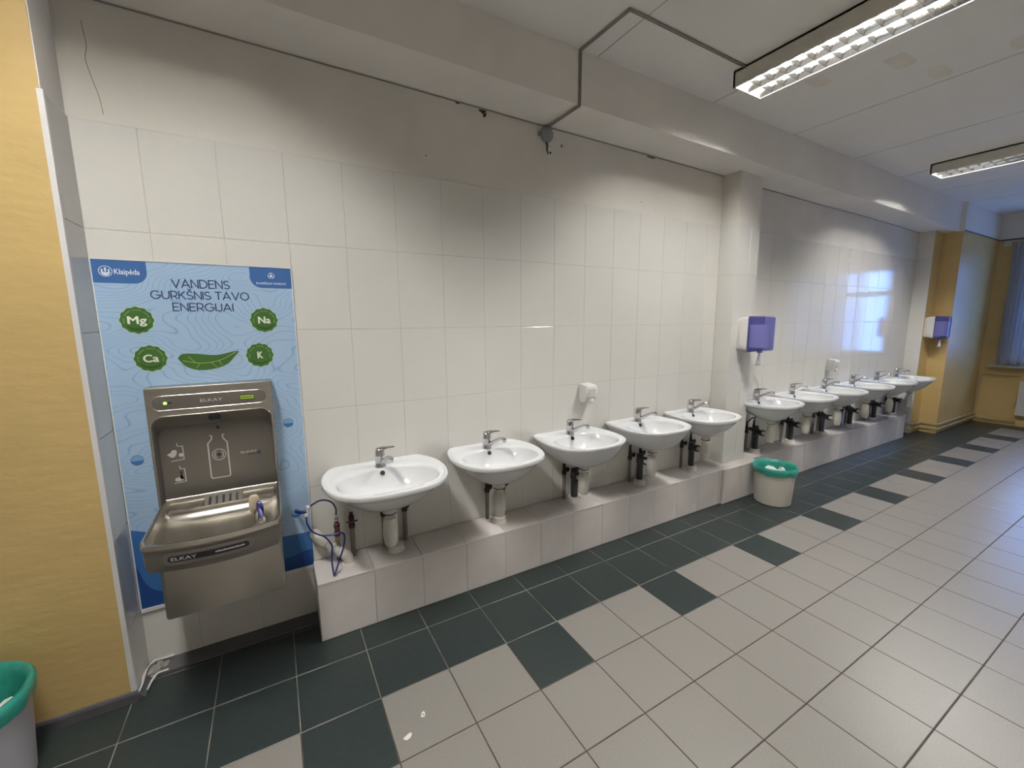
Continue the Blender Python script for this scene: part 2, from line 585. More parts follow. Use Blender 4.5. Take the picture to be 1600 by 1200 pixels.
blob('plaster_chip', 'hole_dark', wall_back, (1.144, 2.735), 0.028, 0.012, PB, 1)
blob('plaster_chip', 'hole_dark', wall_back, (1.155, 2.722), 0.012, 0.020, PB, 2)
blob('plaster_chip', 'hole_dark', wall_back, (0.99, 2.745), 0.016, 0.005, PB, 3)
blob('plaster_chip', 'hole_dark', wall_back, (1.615, 2.60), 0.010, 0.010, PB, 4)
blob('plaster_chip', 'hole_dark', wall_back, (1.70, 2.655), 0.007, 0.009, PB, 5)
blob('plaster_chip', 'hole_dark', wall_back, (2.50, 2.728), 0.05, 0.006, PB, 6)
blob('plaster_chip', 'hole_dark', wall_back, (0.80, 2.44), 0.004, 0.004, PB, 8)
blob('plaster_chip', 'hole_dark', wall_back, (2.42, 2.41), 0.004, 0.005, PB, 9)

# ------------------------------------------------------------------ left wall: yellow, with a tiled return
wall_left = struct(G().box(-3.6, -0.612, -0.2, 0.25, 0, Z_CEIL).obj('wall_left', 'yellow'),
                   'yellow painted wall beside the drinking fountain', 'wall')
G().box(-0.613, -0.6085, -0.196, 0.0, 0, Z_CEIL).obj('return_plaster', 'plaster', wall_left)
side = lambda u: ((-0.6035, -u), PI / 2)     # faces +X
for c, d in zip([0.002] + ROWS[:-1], ROWS):
    g = 0.0022
    o = put(tile_mesh(0.186, d - c - g, 0.0055, 0.0016, 'tile'), 'wall_tile', 'tile', wall_left)
    o.location = (-0.6035, -0.187, c + g / 2)
    o.rotation_euler = (0, 0, PI / 2)
G().prism([(-0.618, -0.2035), (-0.6015, -0.2035), (-0.6015, -0.187), (-0.605, -0.187), (-0.605, -0.2), (-0.618, -0.2)],
          'z', 0.045, 2.335).obj('corner_trim', 'white_trim', wall_left)
bbl = struct(G().prism([(-0.2, 0.0), (-0.212, 0.0), (-0.211, 0.036), (-0.207, 0.046), (-0.2, 0.048)], 'x', -3.6, -0.598)
             .obj('baseboard_left', 'skirting', None), 'low grey skirting along the foot of the yellow wall', 'skirting')
bbb = struct(G().prism([(0.0, 0.0), (-0.088, 0.0), (-0.086, 0.008), (-0.02, 0.013), (0.0, 0.014)], 'x', -0.56, 0.10)
             .obj('baseboard_back', 'skirting', None), 'grey skirting strip on the floor under the drinking fountain', 'skirting')
G().prism([(-0.6035, 0.0), (-0.578, 0.0), (-0.586, 0.012), (-0.6, 0.03), (-0.6035, 0.03)], 'y', -0.2, -0.02).obj('side_strip', 'skirting', bbb)
rnd = random.Random(4)
bm = bmesh.new()
bmesh.ops.create_icosphere(bm, subdivisions=3, radius=1)
for v in bm.verts:
    k = 1 + rnd.uniform(-.16, .16) + .2 * math.sin(7 * v.co.x + 3 * v.co.y)
    v.co = Vector((-0.566 + v.co.x * .040 * k + v.co.y * .012, -0.045 + v.co.y * .042 * k, max(v.co.z * .022 * k, -.002) + .004))
me = bpy.data.meshes.new('broken_mortar')
bm.to_mesh(me)
bm.free()
put(me, 'broken_mortar', 'mortar', bbb)
for pth in ([(-.597, -.192, .030), (-.594, -.15, .034), (-.598, -.10, .033), (-.592, -.05, .036), (-.580, -.02, .030)],
            [(-.578, -.165, .006), (-.572, -.125, .010), (-.566, -.10, .009), (-.555, -.085, .012), (-.52, -.083, .013)],
            [(-.585, -.012, .030), (-.55, -.008, .024), (-.51, -.006, .022)]):
    G().tube(pth, [.003 + .003 * ((i * 7) % 3) / 2 for i in range(len(pth))], n=6, sub=4).obj('peeled_edge', 'white_trim', bbb)

# ------------------------------------------------------------------ near pier, far pier, end wall, remaining shell
wall_pier = struct(G().box(3.355, 3.65, -0.15, PB, 0, 2.80).obj('wall_pier_near', 'plaster'),
                   'square pier with white tiles between the two runs of washbasins', 'pier')
G().box(3.3515, 3.6535, -0.1535, 0.002, LEDGE, Z4).obj('grout_bed', 'grout', wall_pier)
lay(wall_pier, [3.35, 3.53, 3.655], ROWS, lambda u: ((u, -0.155), 0))
for c, d in zip(ROWS[:-1], ROWS[1:]):
    o = put(tile_mesh(0.1545, d - c - 0.0022, 0.0055, 0.0016, 'tile'), 'wall_tile', 'tile', wall_pier)
    o.location = (3.35, -0.0005, c + 0.0011)
    o.rotation_euler = (0, 0, -PI / 2)

wall_far = struct(G().box(7.792, X_END + 0.02, -0.34, 0.25, 0, 2.665).obj('wall_pier_far', 'yellow'),
                  'far pier with yellow painted faces at the dark end', 'pier')
G().box(7.505, 7.80, -0.155, 0.2, 0, 2.70).obj('tiled_stub', 'yellow', wall_far)
G().box(7.503, 7.52, -0.153, 0.004, Z4, 2.72).obj('upper_plaster', 'plaster', wall_far)
G().box(7.5018, 7.51, -0.155, 0.004, 0, Z4).obj('grout_bed', 'grout', wall_far)
for c, d in zip([0.002] + ROWS[:-1], ROWS):
    o = put(tile_mesh(0.157, d - c - 0.0022, 0.0055, 0.0016, 'tile'), 'wall_tile', 'tile', wall_far)
    o.location = (7.4985, -0.0005, c + 0.0011)
    o.rotation_euler = (0, 0, -PI / 2)
G().box(7.79, X_END + 0.02, -0.342, 0.25, 2.665, Z_CEIL).obj('upper_paint', 'beam', wall_far)

WY0, WY1, WZ0, WZ1 = -0.60, -2.50, 0.93, 2.45
wall_end = struct(G().box(X_END, X_END + 0.3, WY0, 0.25, 0, Z_CEIL).box(X_END, X_END + 0.3, Y_OPP, WY1, 0, Z_CEIL)
                  .box(X_END, X_END + 0.3, WY1, WY0, 0, WZ0).box(X_END, X_END + 0.3, WY1, WY0, WZ1, Z_CEIL)
                  .obj('wall_right', 'yellow'), 'yellow end wall with a curtained window', 'wall')
G().box(X_END - 0.002, X_END + 0.01, Y_OPP, -0.34, 2.665, Z_CEIL).obj('upper_paint', 'beam', wall_end)
wall_front = struct(G().box(-3.6, X_END + 0.3, Y_OPP - 0.2, Y_OPP, 0, Z_CEIL).obj('wall_front', 'cream'),
                    'cream corridor wall facing the washbasins', 'wall')
struct(G().box(-3.8, -3.6, Y_OPP - 0.2, 0.25, 0, Z_CEIL).obj('wall_far_left', 'cream'),
       'cream wall closing the corridor beyond the fountain', 'wall')

# ------------------------------------------------------------------ ceiling, slab joints, beam
ceiling = struct(G().box(-3.8, X_END + 0.3, Y_OPP - 0.2, 0.25, Z_CEIL, Z_CEIL + 0.15).obj('ceiling', 'ceiling'),
                 'off-white painted slab ceiling with faint joints', 'ceiling')
for x in (-1.37, -0.34, 0.69, 1.72, 2.75, 3.78, 4.82, 5.85, 6.88, 7.9):
    G().box(x - 0.003, x + 0.003, Y_OPP, -0.3, Z_CEIL - 0.0012, Z_CEIL + 0.01).obj('slab_joint', 'slabjoint', ceiling)
for cx, cy, rx, ry, sd in ((3.63, -1.19, .10, .05, 1), (3.28, -1.12, .10, .055, 2), (3.65, -1.52, .08, .05, 3), (3.10, -0.78, .085, .05, 4)):
    rnd = random.Random(sd)
    poly = [(cx + rx * math.copysign(abs(math.cos(a)) ** .5, math.cos(a)) * rnd.uniform(.88, 1.05),
             cy + ry * math.copysign(abs(math.sin(a)) ** .5, math.sin(a)) * rnd.uniform(.88, 1.05))
            for a in [2 * PI * i / 20 for i in range(20)]]
    G().prism(poly, 'z', Z_CEIL - 0.0006, Z_CEIL + 0.002).obj('stain', 'stain', ceiling)

st = [(-0.62, 2.768), (0.4, 2.760), (1.6, 2.747), (2.6, 2.740), (3.35, 2.733), (3.66, 2.722), (4.9, 2.706), (6.0, 2.702), (7.0, 2.685), (7.8, 2.664)]
g = G()
g.rings([[(x, -0.300, z), (x, 0.02, z), (x, 0.02, Z_CEIL + 0.01), (x, -0.300, Z_CEIL + 0.01)] for x, z in [(-3.6, 2.79)] + st])
beam = struct(g.obj('ceiling_beam', 'beam'), 'deep off-white beam running above the tiled wall', 'beam')
G().tube([(x, 0.002, z - 0.004) for x, z in st], 0.0028, n=6).obj('edge_cable', 'cable', beam)

# ------------------------------------------------------------------ floor
T = 0.30
FX0, FY0 = -0.0204, -0.7027
floor = struct(G().box(-3.8, X_END + 0.3, Y_OPP - 0.2, FY0 - 0.0018, -0.10, -0.0012).obj('floor', 'grout_dark'),
               'tiled floor, beige with a dark green border and alternating dark squares', 'floor')
G().box(-3.8, X_END + 0.3, FY0 - 0.0018, 0.25, -0.10, -0.0012).obj('pale_grout', 'grout_light', floor)


def project(x, y, z):
    d = Vector((x, y, z)) - CAM
    w = d.dot(_fw)
    if w < 0.15: return None
    return 800 + F_PX * d.dot(_r) / w, 600 - F_PX * d.dot(_u) / w


cand, rest = [], []
for i in range(-12, 32):
    for j in range(-9, 3):
        x0, x1 = FX0 + T * i, min(FX0 + T * (i + 1), X_END)
        y0, y1 = max(FY0 + T * j, Y_OPP), min(FY0 + T * (j + 1), 0.0)
        if x1 - x0 < 0.02 or y1 - y0 < 0.02: continue
        dark = j >= 0 or (j == -1 and i % 3 == 0)
        ps = [project(x, y, 0) for x, y in ((x0, y0), (x1, y0), (x1, y1), (x0, y1))]
        area = 0
        if all(ps):
            inside = any(-20 < p[0] < 1620 and -20 < p[1] < 1220 for p in ps)
            if inside and not (y1 < 0.01 and y0 > -0.11 and x0 > 0.11):
                area = abs(sum(ps[k][0] * ps[(k + 1) % 4][1] - ps[(k + 1) % 4][0] * ps[k][1] for k in range(4))) / 2
        (cand if area > 60 else rest).append((area, x0, x1, y0, y1, dark))
cand.sort(reverse=True)
rest += cand[285:]
cand = cand[:285]
_ft = {}
GAPS = {True: 0.0036, False: 0.0052}


def floor_slab(g, x0, x1, y0, y1, z, dark):
    h, c = GAPS[dark] / 2, 0.0014
    a, b, cc, d = x0 + h, x1 - h, y0 + h, y1 - h
    g.rings([[(a, cc, -0.004), (b, cc, -0.004), (b, d, -0.004), (a, d, -0.004)],
             [(a, cc, z - c * .6), (b, cc, z - c * .6), (b, d, z - c * .6), (a, d, z - c * .6)],
             [(a + c, cc + c, z), (b - c, cc + c, z), (b - c, d - c, z), (a + c, d - c, z)]], cap0=False)


for area, x0, x1, y0, y1, dark in cand:
    k = (round(x1 - x0, 4), round(y1 - y0, 4), dark)
    if k not in _ft:
        g = G()
        floor_slab(g, 0, k[0], 0, k[1], 0, dark)
        me = g.mesh('floor_tile')
        me.materials.append(M['green' if dark else 'beige'])
        _ft[k] = me
    o = put(_ft[k], 'floor_tile', None, floor)
    o.location = (x0, y0, random.uniform(-0.0004, 0.0))
for dk in (True, False):
    g = G()
    for area, x0, x1, y0, y1, dark in rest:
        if dark == dk: floor_slab(g, x0, x1, y0, y1, 0, dark)
    o = g.obj('remaining_floor_tiles', 'green' if dk else 'beige', floor)
    o['kind'] = 'stuff'

# ------------------------------------------------------------------ tiled ledges
ledge1 = struct(G().box(0.104, 3.30, -0.236, 0.001, 0.0, LEDGE - 0.004).obj('wall_ledge_near', 'grout'),
                'low tiled ledge under the first five washbasins', 'ledge')
us = [0.10] + cuts(0.365, 3.222, 0.62, TW)
lay(ledge1, us, [0.001, LEDGE - 0.004], lambda u: ((u, -0.240), 0), name='front_tile', m='ledge_tile', t=0.005)


def lay_top(parent, us, y0, y1, z, name='top_tile'):
    for a, b in zip(us[:-1], us[1:]):
        w, d = b - a - 0.002, abs(y1 - y0)
        o = put(tile_mesh(w, d, 0.005, 0.0016, 'ledge_tile'), name, 'ledge_tile', parent)
        o.location = (a + 0.001, y0, z)
        o.rotation_euler = (-PI / 2, 0, 0)


lay_top(ledge1, us, -0.2405, 0.0, LEDGE)
o = put(tile_mesh(0.236, LEDGE - 0.006, 0.005, 0.0016, 'ledge_tile'), 'end_tile', 'ledge_tile', ledge1)
o.location = (0.0995, -0.0015, 0.001)
o.rotation_euler = (0, 0, -PI / 2)
G().box(0.098, 3.222, -0.2425, -0.2385, LEDGE - 0.005, LEDGE + 0.0012).obj('edge_trim', 'white_trim', ledge1)

ledge_p = struct(G().box(3.235, 3.72, -0.256, 0.0, 0.0, LEDGE - 0.004).obj('wall_ledge_pier', 'grout'),
                 'projecting tiled base around the foot of the near pier', 'ledge')
lay(ledge_p, [3.225, 3.475, 3.73], [0.001, LEDGE - 0.004], lambda u: ((u, -0.262), 0), name='front_tile', m='ledge_tile', t=0.005)
lay_top(ledge_p, [3.22, 3.475, 3.735], -0.2645, 0.0, LEDGE + 0.001)
o = put(tile_mesh(0.26, LEDGE - 0.006, 0.005, 0.0016, 'ledge_tile'), 'end_tile', 'ledge_tile', ledge_p)
o.location = (3.2235, -0.001, 0.001)
o.rotation_euler = (0, 0, -PI / 2)

L2F = -0.195
ledge2 = struct(G().box(3.70, 7.176, L2F + 0.004, 0.0, 0.0, LEDGE - 0.004).obj('wall_ledge_far', 'grout'),
                'low tiled ledge under the far row of six washbasins', 'ledge')
us = cuts(3.735, 7.18, 4.14, TW)
lay(ledge2, us, [0.001, LEDGE - 0.004], lambda u: ((u, L2F), 0), name='front_tile', m='ledge_tile', t=0.005)
lay_top(ledge2, us, L2F - 0.0005, 0.0, LEDGE)
o = put(tile_mesh(0.19, LEDGE - 0.006, 0.005, 0.0016, 'ledge_tile'), 'end_tile', 'ledge_tile', ledge2)
o.location = (7.181, -0.192, 0.001)
o.rotation_euler = (0, 0, PI / 2)
G().box(3.735, 7.181, L2F - 0.0025, L2F + 0.0015, LEDGE - 0.005, LEDGE + 0.0012).obj('edge_trim', 'white_trim', ledge2)

# ------------------------------------------------------------------ window in the end wall
win = struct(empty('window_1', (X_END + 0.1, (WY0 + WY1) / 2, WZ0)), 'pale framed window in the yellow end wall', 'window')
wx = 0.0
hw = (WY0 - WY1) / 2
hh = WZ1 - WZ0
YM = -1.34 - (WY0 + WY1) / 2
fr = G().box(-.03, .03, -hw, -hw + .06, 0, hh).box(-.03, .03, hw - .06, hw, 0, hh).box(-.03, .03, -hw, hw, 0, .06).box(-.03, .03, -hw, hw, hh - .06, hh)
fr.obj('window_frame', 'frame', win)
G().box(-.028, .028, -hw, hw, 1.03, 1.11).obj('transom', 'frame', win)
for y in (YM, -hw + (YM + hw) / 2 - 0.02):
    G().box(-.027, .027, y - .055, y + .055, .03, hh - .03).obj('mullion', 'frame', win)
ys = [-hw + .06, -hw + (YM + hw) / 2 - 0.075, -hw + (YM + hw) / 2 + .035, YM - .055, YM + .055, hw - .06]
for a, b in zip(ys[0::2], ys[1::2]):
    G().box(-.003, .003, a, b, .06, 1.03).obj('pane', 'glass', win)
    G().box(-.003, .003, a, b, 1.11, hh - .06).obj('pane', 'glass', win)
sill = struct(G().box(X_END - 0.13, X_END + 0.08, WY1 - 0.1, -0.43, 0.845, 0.875).obj('trim_1', 'sill', bevel=0.006),
              'wide window sill below the end window', 'sill')

g = G()
pts = []
n = 60
for k in range(n + 1):
    y = -0.50 - 0.36 * k / n
    pts.append((X_END - 0.035 + 0.006 * math.sin(k * 0.9) + 0.004 * math.sin(k * 0.37), y))
back_ = [(x + 0.003, y) for x, y in reversed(pts)]
g.prism(pts + back_, 'z', 0.882, 2.62)
tag(g.obj('window_curtain', 'curtain', smooth=60), 'grey-blue hanging curtain covering one side of the end window', 'curtain')
g = G()
pts = [(X_END - 0.035 + 0.008 * math.sin(k * 0.8), -1.44 - 1.1 * k / 120) for k in range(121)]
g.prism(pts + [(x + 0.003, y) for x, y in reversed(pts)], 'z', 0.882, 2.62)
tag(g.obj('window_curtain', 'sheer', smooth=60), 'wider sheer curtain drawn over the other side of the end window', 'curtain')
tag(G().tube([(X_END - 0.035, -0.42, 2.634), (X_END - 0.035, -2.6, 2.634)], 0.010, n=8).obj('curtain_rail', 'frame'), 'slim rail above the curtained end window', 'curtain rail')

# radiator under the window
rad = tag(empty('radiator', (X_END - 0.07, -1.4, 0.17)), 'cream panel radiator under the end window', 'radiator')
G().box(-0.03, 0.03, -0.63, 0.63, 0, 0.5).obj('panel', 'radiator', rad, bevel=0.01)
for k in range(16):
    y = -0.58 + k * 0.0775
    G().box(-0.038, -0.028, y - 0.02, y + 0.02, 0.04, 0.46).obj('rib', 'radiator', rad, bevel=0.004)
for y in (-.48, .48):
    G().box(-0.03, 0.07, y - .02, y + .02, 0.2, 0.24).obj('bracket', 'radiator', rad)

# heating pipes at the foot of the far pier
for z, lab, off in ((0.135, 'upper cream heating pipe skirting the far pier', 0.0), (0.075, 'lower cream heating pipe skirting the far pier', 0.004)):
    p = [(7.20, -0.010 - off, z), (7.478 - off, -0.010 - off, z), (7.478 - off, -0.183 - off, z), (7.768 - off, -0.183 - off, z),
         (7.768 - off, -0.365 - off, z), (9.24 - off, -0.365 - off, z)]
    if off == 0:
        p += [(9.262, -0.365, z + .03), (9.268, -0.372, 0.70), (9.268, -0.40, 0.735), (9.268, -0.76, 0.735)]
    else:
        p += [(9.25, -0.38, z), (9.25, -0.42, z), (9.25, -0.78, z)]
    tag(G().tube(p, 0.010, n=10).obj('heating_pipe', 'pipe_cream', smooth=50), lab, 'pipe', 'heating pipes at the far pier')

# ------------------------------------------------------------------ ceiling lamps
def lamp(x, label, sfx=''):
    W, L, H = 0.275, 1.27, 0.092
    o = empty('ceiling_lamp' + sfx, (x, -0.588 - L / 2, Z_CEIL - H))
    tag(o, label, 'ceiling lamp', 'louvred fluorescent ceiling lamps')
    h = G()
    w, l = W / 2, L / 2
    t = 0.012
    h.box(-w, -w + t, -l, l, 0, H + .001).box(w - t, w, -l, l, 0, H + .001).box(-w, w, -l, -l + t, 0, H + .001).box(-w, w, l - t, l, 0, H + .001)
    h.box(-w, w, -l, l, H - .012, H + .001)
    h.obj('housing', 'lamp_white', o)
    lane = (W - 2 * t) / 2
    prof = lambda k: [(-lane / 2 + .004 + .020 * (1 - (1 - s) ** 2) + 0, .004 + s * .044) for s in [i / 6 for i in range(7)]]
    for sx in (-1, 1):
        c = sx * lane / 2
        for sd in (-1, 1):
            pr = [(c + sd * p, z) for p, z in prof(0)]
            thick = [(p - sd * .0 + (-sd if False else sd) * -.0, z) for p, z in pr]
            g = G()
            back2 = [(p - sd * .0008 if False else p + sd * -.0, z) for p, z in pr]
            poly = pr + [(c - sd * (lane / 2 - .0015), pr[-1][1]), (c - sd * (lane / 2 - .0015), pr[0][1])]
            g.prism(poly, 'y', -l + t, l - t)
            g.obj('side_reflector', 'mirror', o, smooth=40)
        G().lathe([(0, 0), (.011, 0), (.013, .012), (.013, L - 2 * t - .052), (.011, L - 2 * t - .04), (0, L - 2 * t - .04)],
                  (c, -l + t + .02, .047), (0, 1, 0), n=12).obj('fluorescent_tube' + sfx, 'tube', o, smooth=50)
    key = 'louvre_blade'
    n = 17
    pitch = (L - 2 * t) / n
    me = None
    for sx in (-1, 1):
        c = sx * lane / 2
        for k in range(1, n):
            if key not in LM:
                # slim wedge, a dipped upper edge and a straight lower edge
                a, b = lane / 2 - .005, lane / 2 - .024
                g = G()
                g.rings([[(-a, -.0012, 0.002), (a, -.0012, 0.002), (a, .0012, 0.002), (-a, .0012, 0.002)],
                         [(-b, -.0065, .031), (b, -.0065, .031), (b, .0065, .031), (-b, .0065, .031)]])
                LM[key] = g.mesh(key)
                LM[key].materials.append(M['mirror'])
            put(LM[key], key, None, o).location = (c, -l + t + pitch * k, 0)
    return o


LM = {}
lamp(-0.46, 'louvred fluorescent ceiling lamp above the drinking fountain', '_offscreen')
lamp(2.668, 'louvred fluorescent ceiling lamp wired with the surface cable')
lamp(5.785, 'louvred fluorescent ceiling lamp above the far row of washbasins')

# surface cable on the ceiling and junction box on the wall
sc_ = tag(empty('surface_cable', (1.59, 0, 2.73)), 'twin grey cable from the junction box across beam to lamp', 'cable')
for off in (0, 0.010):
    for nm, pth in (('beam_underside_run', [(1.590 - off, -0.006, 2.739), (1.597 - off, -0.305, 2.739)]),
                    ('beam_face_run', [(1.597 - off, -0.3055, 2.739), (1.600 - off, -0.3055, Z_CEIL - .005)]),
                    ('ceiling_run', [(1.600 - off, -0.3055, Z_CEIL - .0055), (1.612 - off, -0.655 - off, Z_CEIL - .0055)]),
                    ('ceiling_run', [(1.612 - off, -0.655 - off, Z_CEIL - .0055), (2.534, -0.650 - off, Z_CEIL - .0055)])):
        G().tube([(x - 1.59, y, z - 2.73) for x, y, z in pth], 0.0046, n=6).obj(nm, 'cable', sc_, smooth=40)
jb = tag(empty('junction_box', (1.575, PB, 2.67)), 'round grey junction box high on the plaster wall', 'junction box')
G().lathe([(0.040, 0), (0.043, .004), (0.043, .026), (0.038, .034), (0, .035)], (0, 0.0, .022), (0, -1, 0), n=10).obj('box', 'jbox', jb, smooth=30)
G().box(-.012, .012, -.02, 0, .05, .085).obj('cable_entry', 'jbox', jb)
G().box(-.058, -.035, -.018, 0, .010, .034).obj('side_gland', 'jbox', jb)
G().tube([(0.0, -.012, -.015), (.006, -.014, -.04), (.004, -.012, -.06), (.018, -.008, -.085)], [.006, .006, .005, .003], n=6, sub=3).obj('wire_stub', 'hole_dark', jb)
sn = tag(empty('wall_sensor', (9.27, -0.44, 2.58)), 'small pale alarm sensor in the top corner by the window', 'sensor')
G().box(-.05, .028, -.03, .03, 0, .06).obj('body', 'plastic_white', sn, bevel=.008)
G().prism([(-.05, .045), (-.075, .03), (-.06, -.01), (-.03, 0)], 'y', -.025, .025).obj('lens', 'print_grey', sn)
tag(G().tube([(7.80, -0.35, 2.668), (9.27, -0.35, 2.668), (9.285, -0.36, 2.668), (9.285, -2.6, 2.668)], 0.006, n=6).obj('wall_cable', 'valve'),
    'dark thin cable along the paint edge of the far pier', 'cable')


# ------------------------------------------------------------------ washbasins
def catmull(pts, sub=8):
    v = [Vector((p[0], p[1], 0)) for p in pts]
    return [(p.x, p.y) for p in smooth_path(v, sub)]


OUT = {'A': [(0, 0), (0.35, 0), (0.62, 0), (0.75, -0.005), (0.87, -0.10), (0.97, -0.27), (1.0, -0.45), (0.955, -0.65), (0.84, -0.81), (0.62, -0.93), (0.32, -0.985), (0, -1)],
       'B': [(0, 0), (0.5, 0), (0.78, 0), (0.88, -0.02), (0.93, -0.10), (0.985, -0.30), (1.0, -0.50), (0.95, -0.70), (0.80, -0.86), (0.50, -0.965), (0.25, -0.99), (0, -1)]}


def outline(kind, w, d, N=72):
    half = catmull(OUT[kind])
    full = half + [(-x, y) for x, y in reversed(half[1:-1])]
    full = [(x * w, min(y, 0) * d) for x, y in full]
    cx, cy = 0.0, -0.55 * d
    res = []
    for i in range(N):
        a = 2 * PI * i / N
        dx, dy = math.cos(a), math.sin(a)
        best = None
        for k in range(len(full)):
            x1, y1 = full[k]
            x2, y2 = full[(k + 1) % len(full)]
            ex, ey = x2 - x1, y2 - y1
            den = dx * ey - dy * ex
            if abs(den) < 1e-12: continue
            t = ((x1 - cx) * ey - (y1 - cy) * ex) / den
            s_ = ((x1 - cx) * dy - (y1 - cy) * dx) / den
            if t > 0 and -1e-6 <= s_ <= 1 + 1e-6 and (best is None or t > best): best = t
        res.append((cx + dx * best, cy + dy * best))
    return res, (cx, cy)


def basin_mesh(kind, w, d, zr):
    N = 72
    out, c = outline(kind, w, d, N)
    ea, eb = (0.80 * w, 0.325 * d) if kind == 'A' else (0.76 * w, 0.33 * d)
    ec = (0, -0.585 * d)
    dep = 0.125

    def ell(s, p=2.5):
        r = []
        for i in range(N):
            a = 2 * PI * i / N
            ca, sa = math.cos(a), math.sin(a)
            k = (abs(ca) ** p + abs(sa) ** p) ** (-1 / p)
            # shallower curve at the back edge of the bowl
            yy = sa * k * eb * s
            r.append((ec[0] + ca * k * ea * s, ec[1] + yy))
        return r

    def osc(s):
        return [(c[0] + (x - c[0]) * s, c[1] + (y - c[1]) * s) for x, y in out]

    def mix(a, b, t):
        return [(p[0] * (1 - t) + q[0] * t, p[1] * (1 - t) + q[1] * t) for p, q in zip(a, b)]
    R = []

    def ring(pts, z):
        R.append([(x, min(y, 0.0), zr + z) for x, y in pts])
    dr = [(0.018 * math.cos(2 * PI * i / N), -0.255 + 0.018 * math.sin(2 * PI * i / N)) for i in range(N)]
    ring(dr, -dep - .006)
    for s in (0.0, 0.2, 0.4, 0.58, 0.73, 0.85, 0.93, 0.98):
        t = s
        pts = mix(dr, ell(1.0), max(t, 0.06) if s == 0 else t)
        ring(pts, -dep + (dep - .012) * (t ** 3.0))
    ring(ell(1.0), -.010)
    ring(mix(ell(1.0), osc(.94), .06), -.0065)
    ring(mix(ell(1.0), osc(.94), .55), -.0058)
    ring(osc(.94), -.0055)
    ring(osc(.958), -.001)
    ring(osc(.976), .0)
    ring(osc(.993), -.001)
    ring(osc(1.0), -.0055)
    lip = .021 if kind == 'A' else .013
    ring(osc(1.0), -lip)
    ring(osc(.988), -lip - .005)
    bot = [(0.045 * math.cos(2 * PI * i / N), -0.255 + 0.045 * math.sin(2 * PI * i / N)) for i in range(N)]
    k0 = .925 if kind == 'A' else .975
    zb = -.166
    for i in range(0, 10):
        k = 1 - i / 9
        z = -lip - .010 + (zb + lip + .010) * (1 - k ** (1.7 if kind == 'A' else 2.7))
        ring(mix(bot, osc(k0), k), z)
    g = G()
    g.rings(R)
    return g.mesh('basin')


SM = {}


def part(key, name, m, parent, make, smooth=45):
    if key not in SM:
        me = make().mesh(name)
        for p in me.polygons: p.use_smooth = True
        me.set_sharp_from_angle(angle=math.radians(smooth))
        me.materials.append(M[m])
        SM[key] = me
    return put(SM[key], name, None, parent)


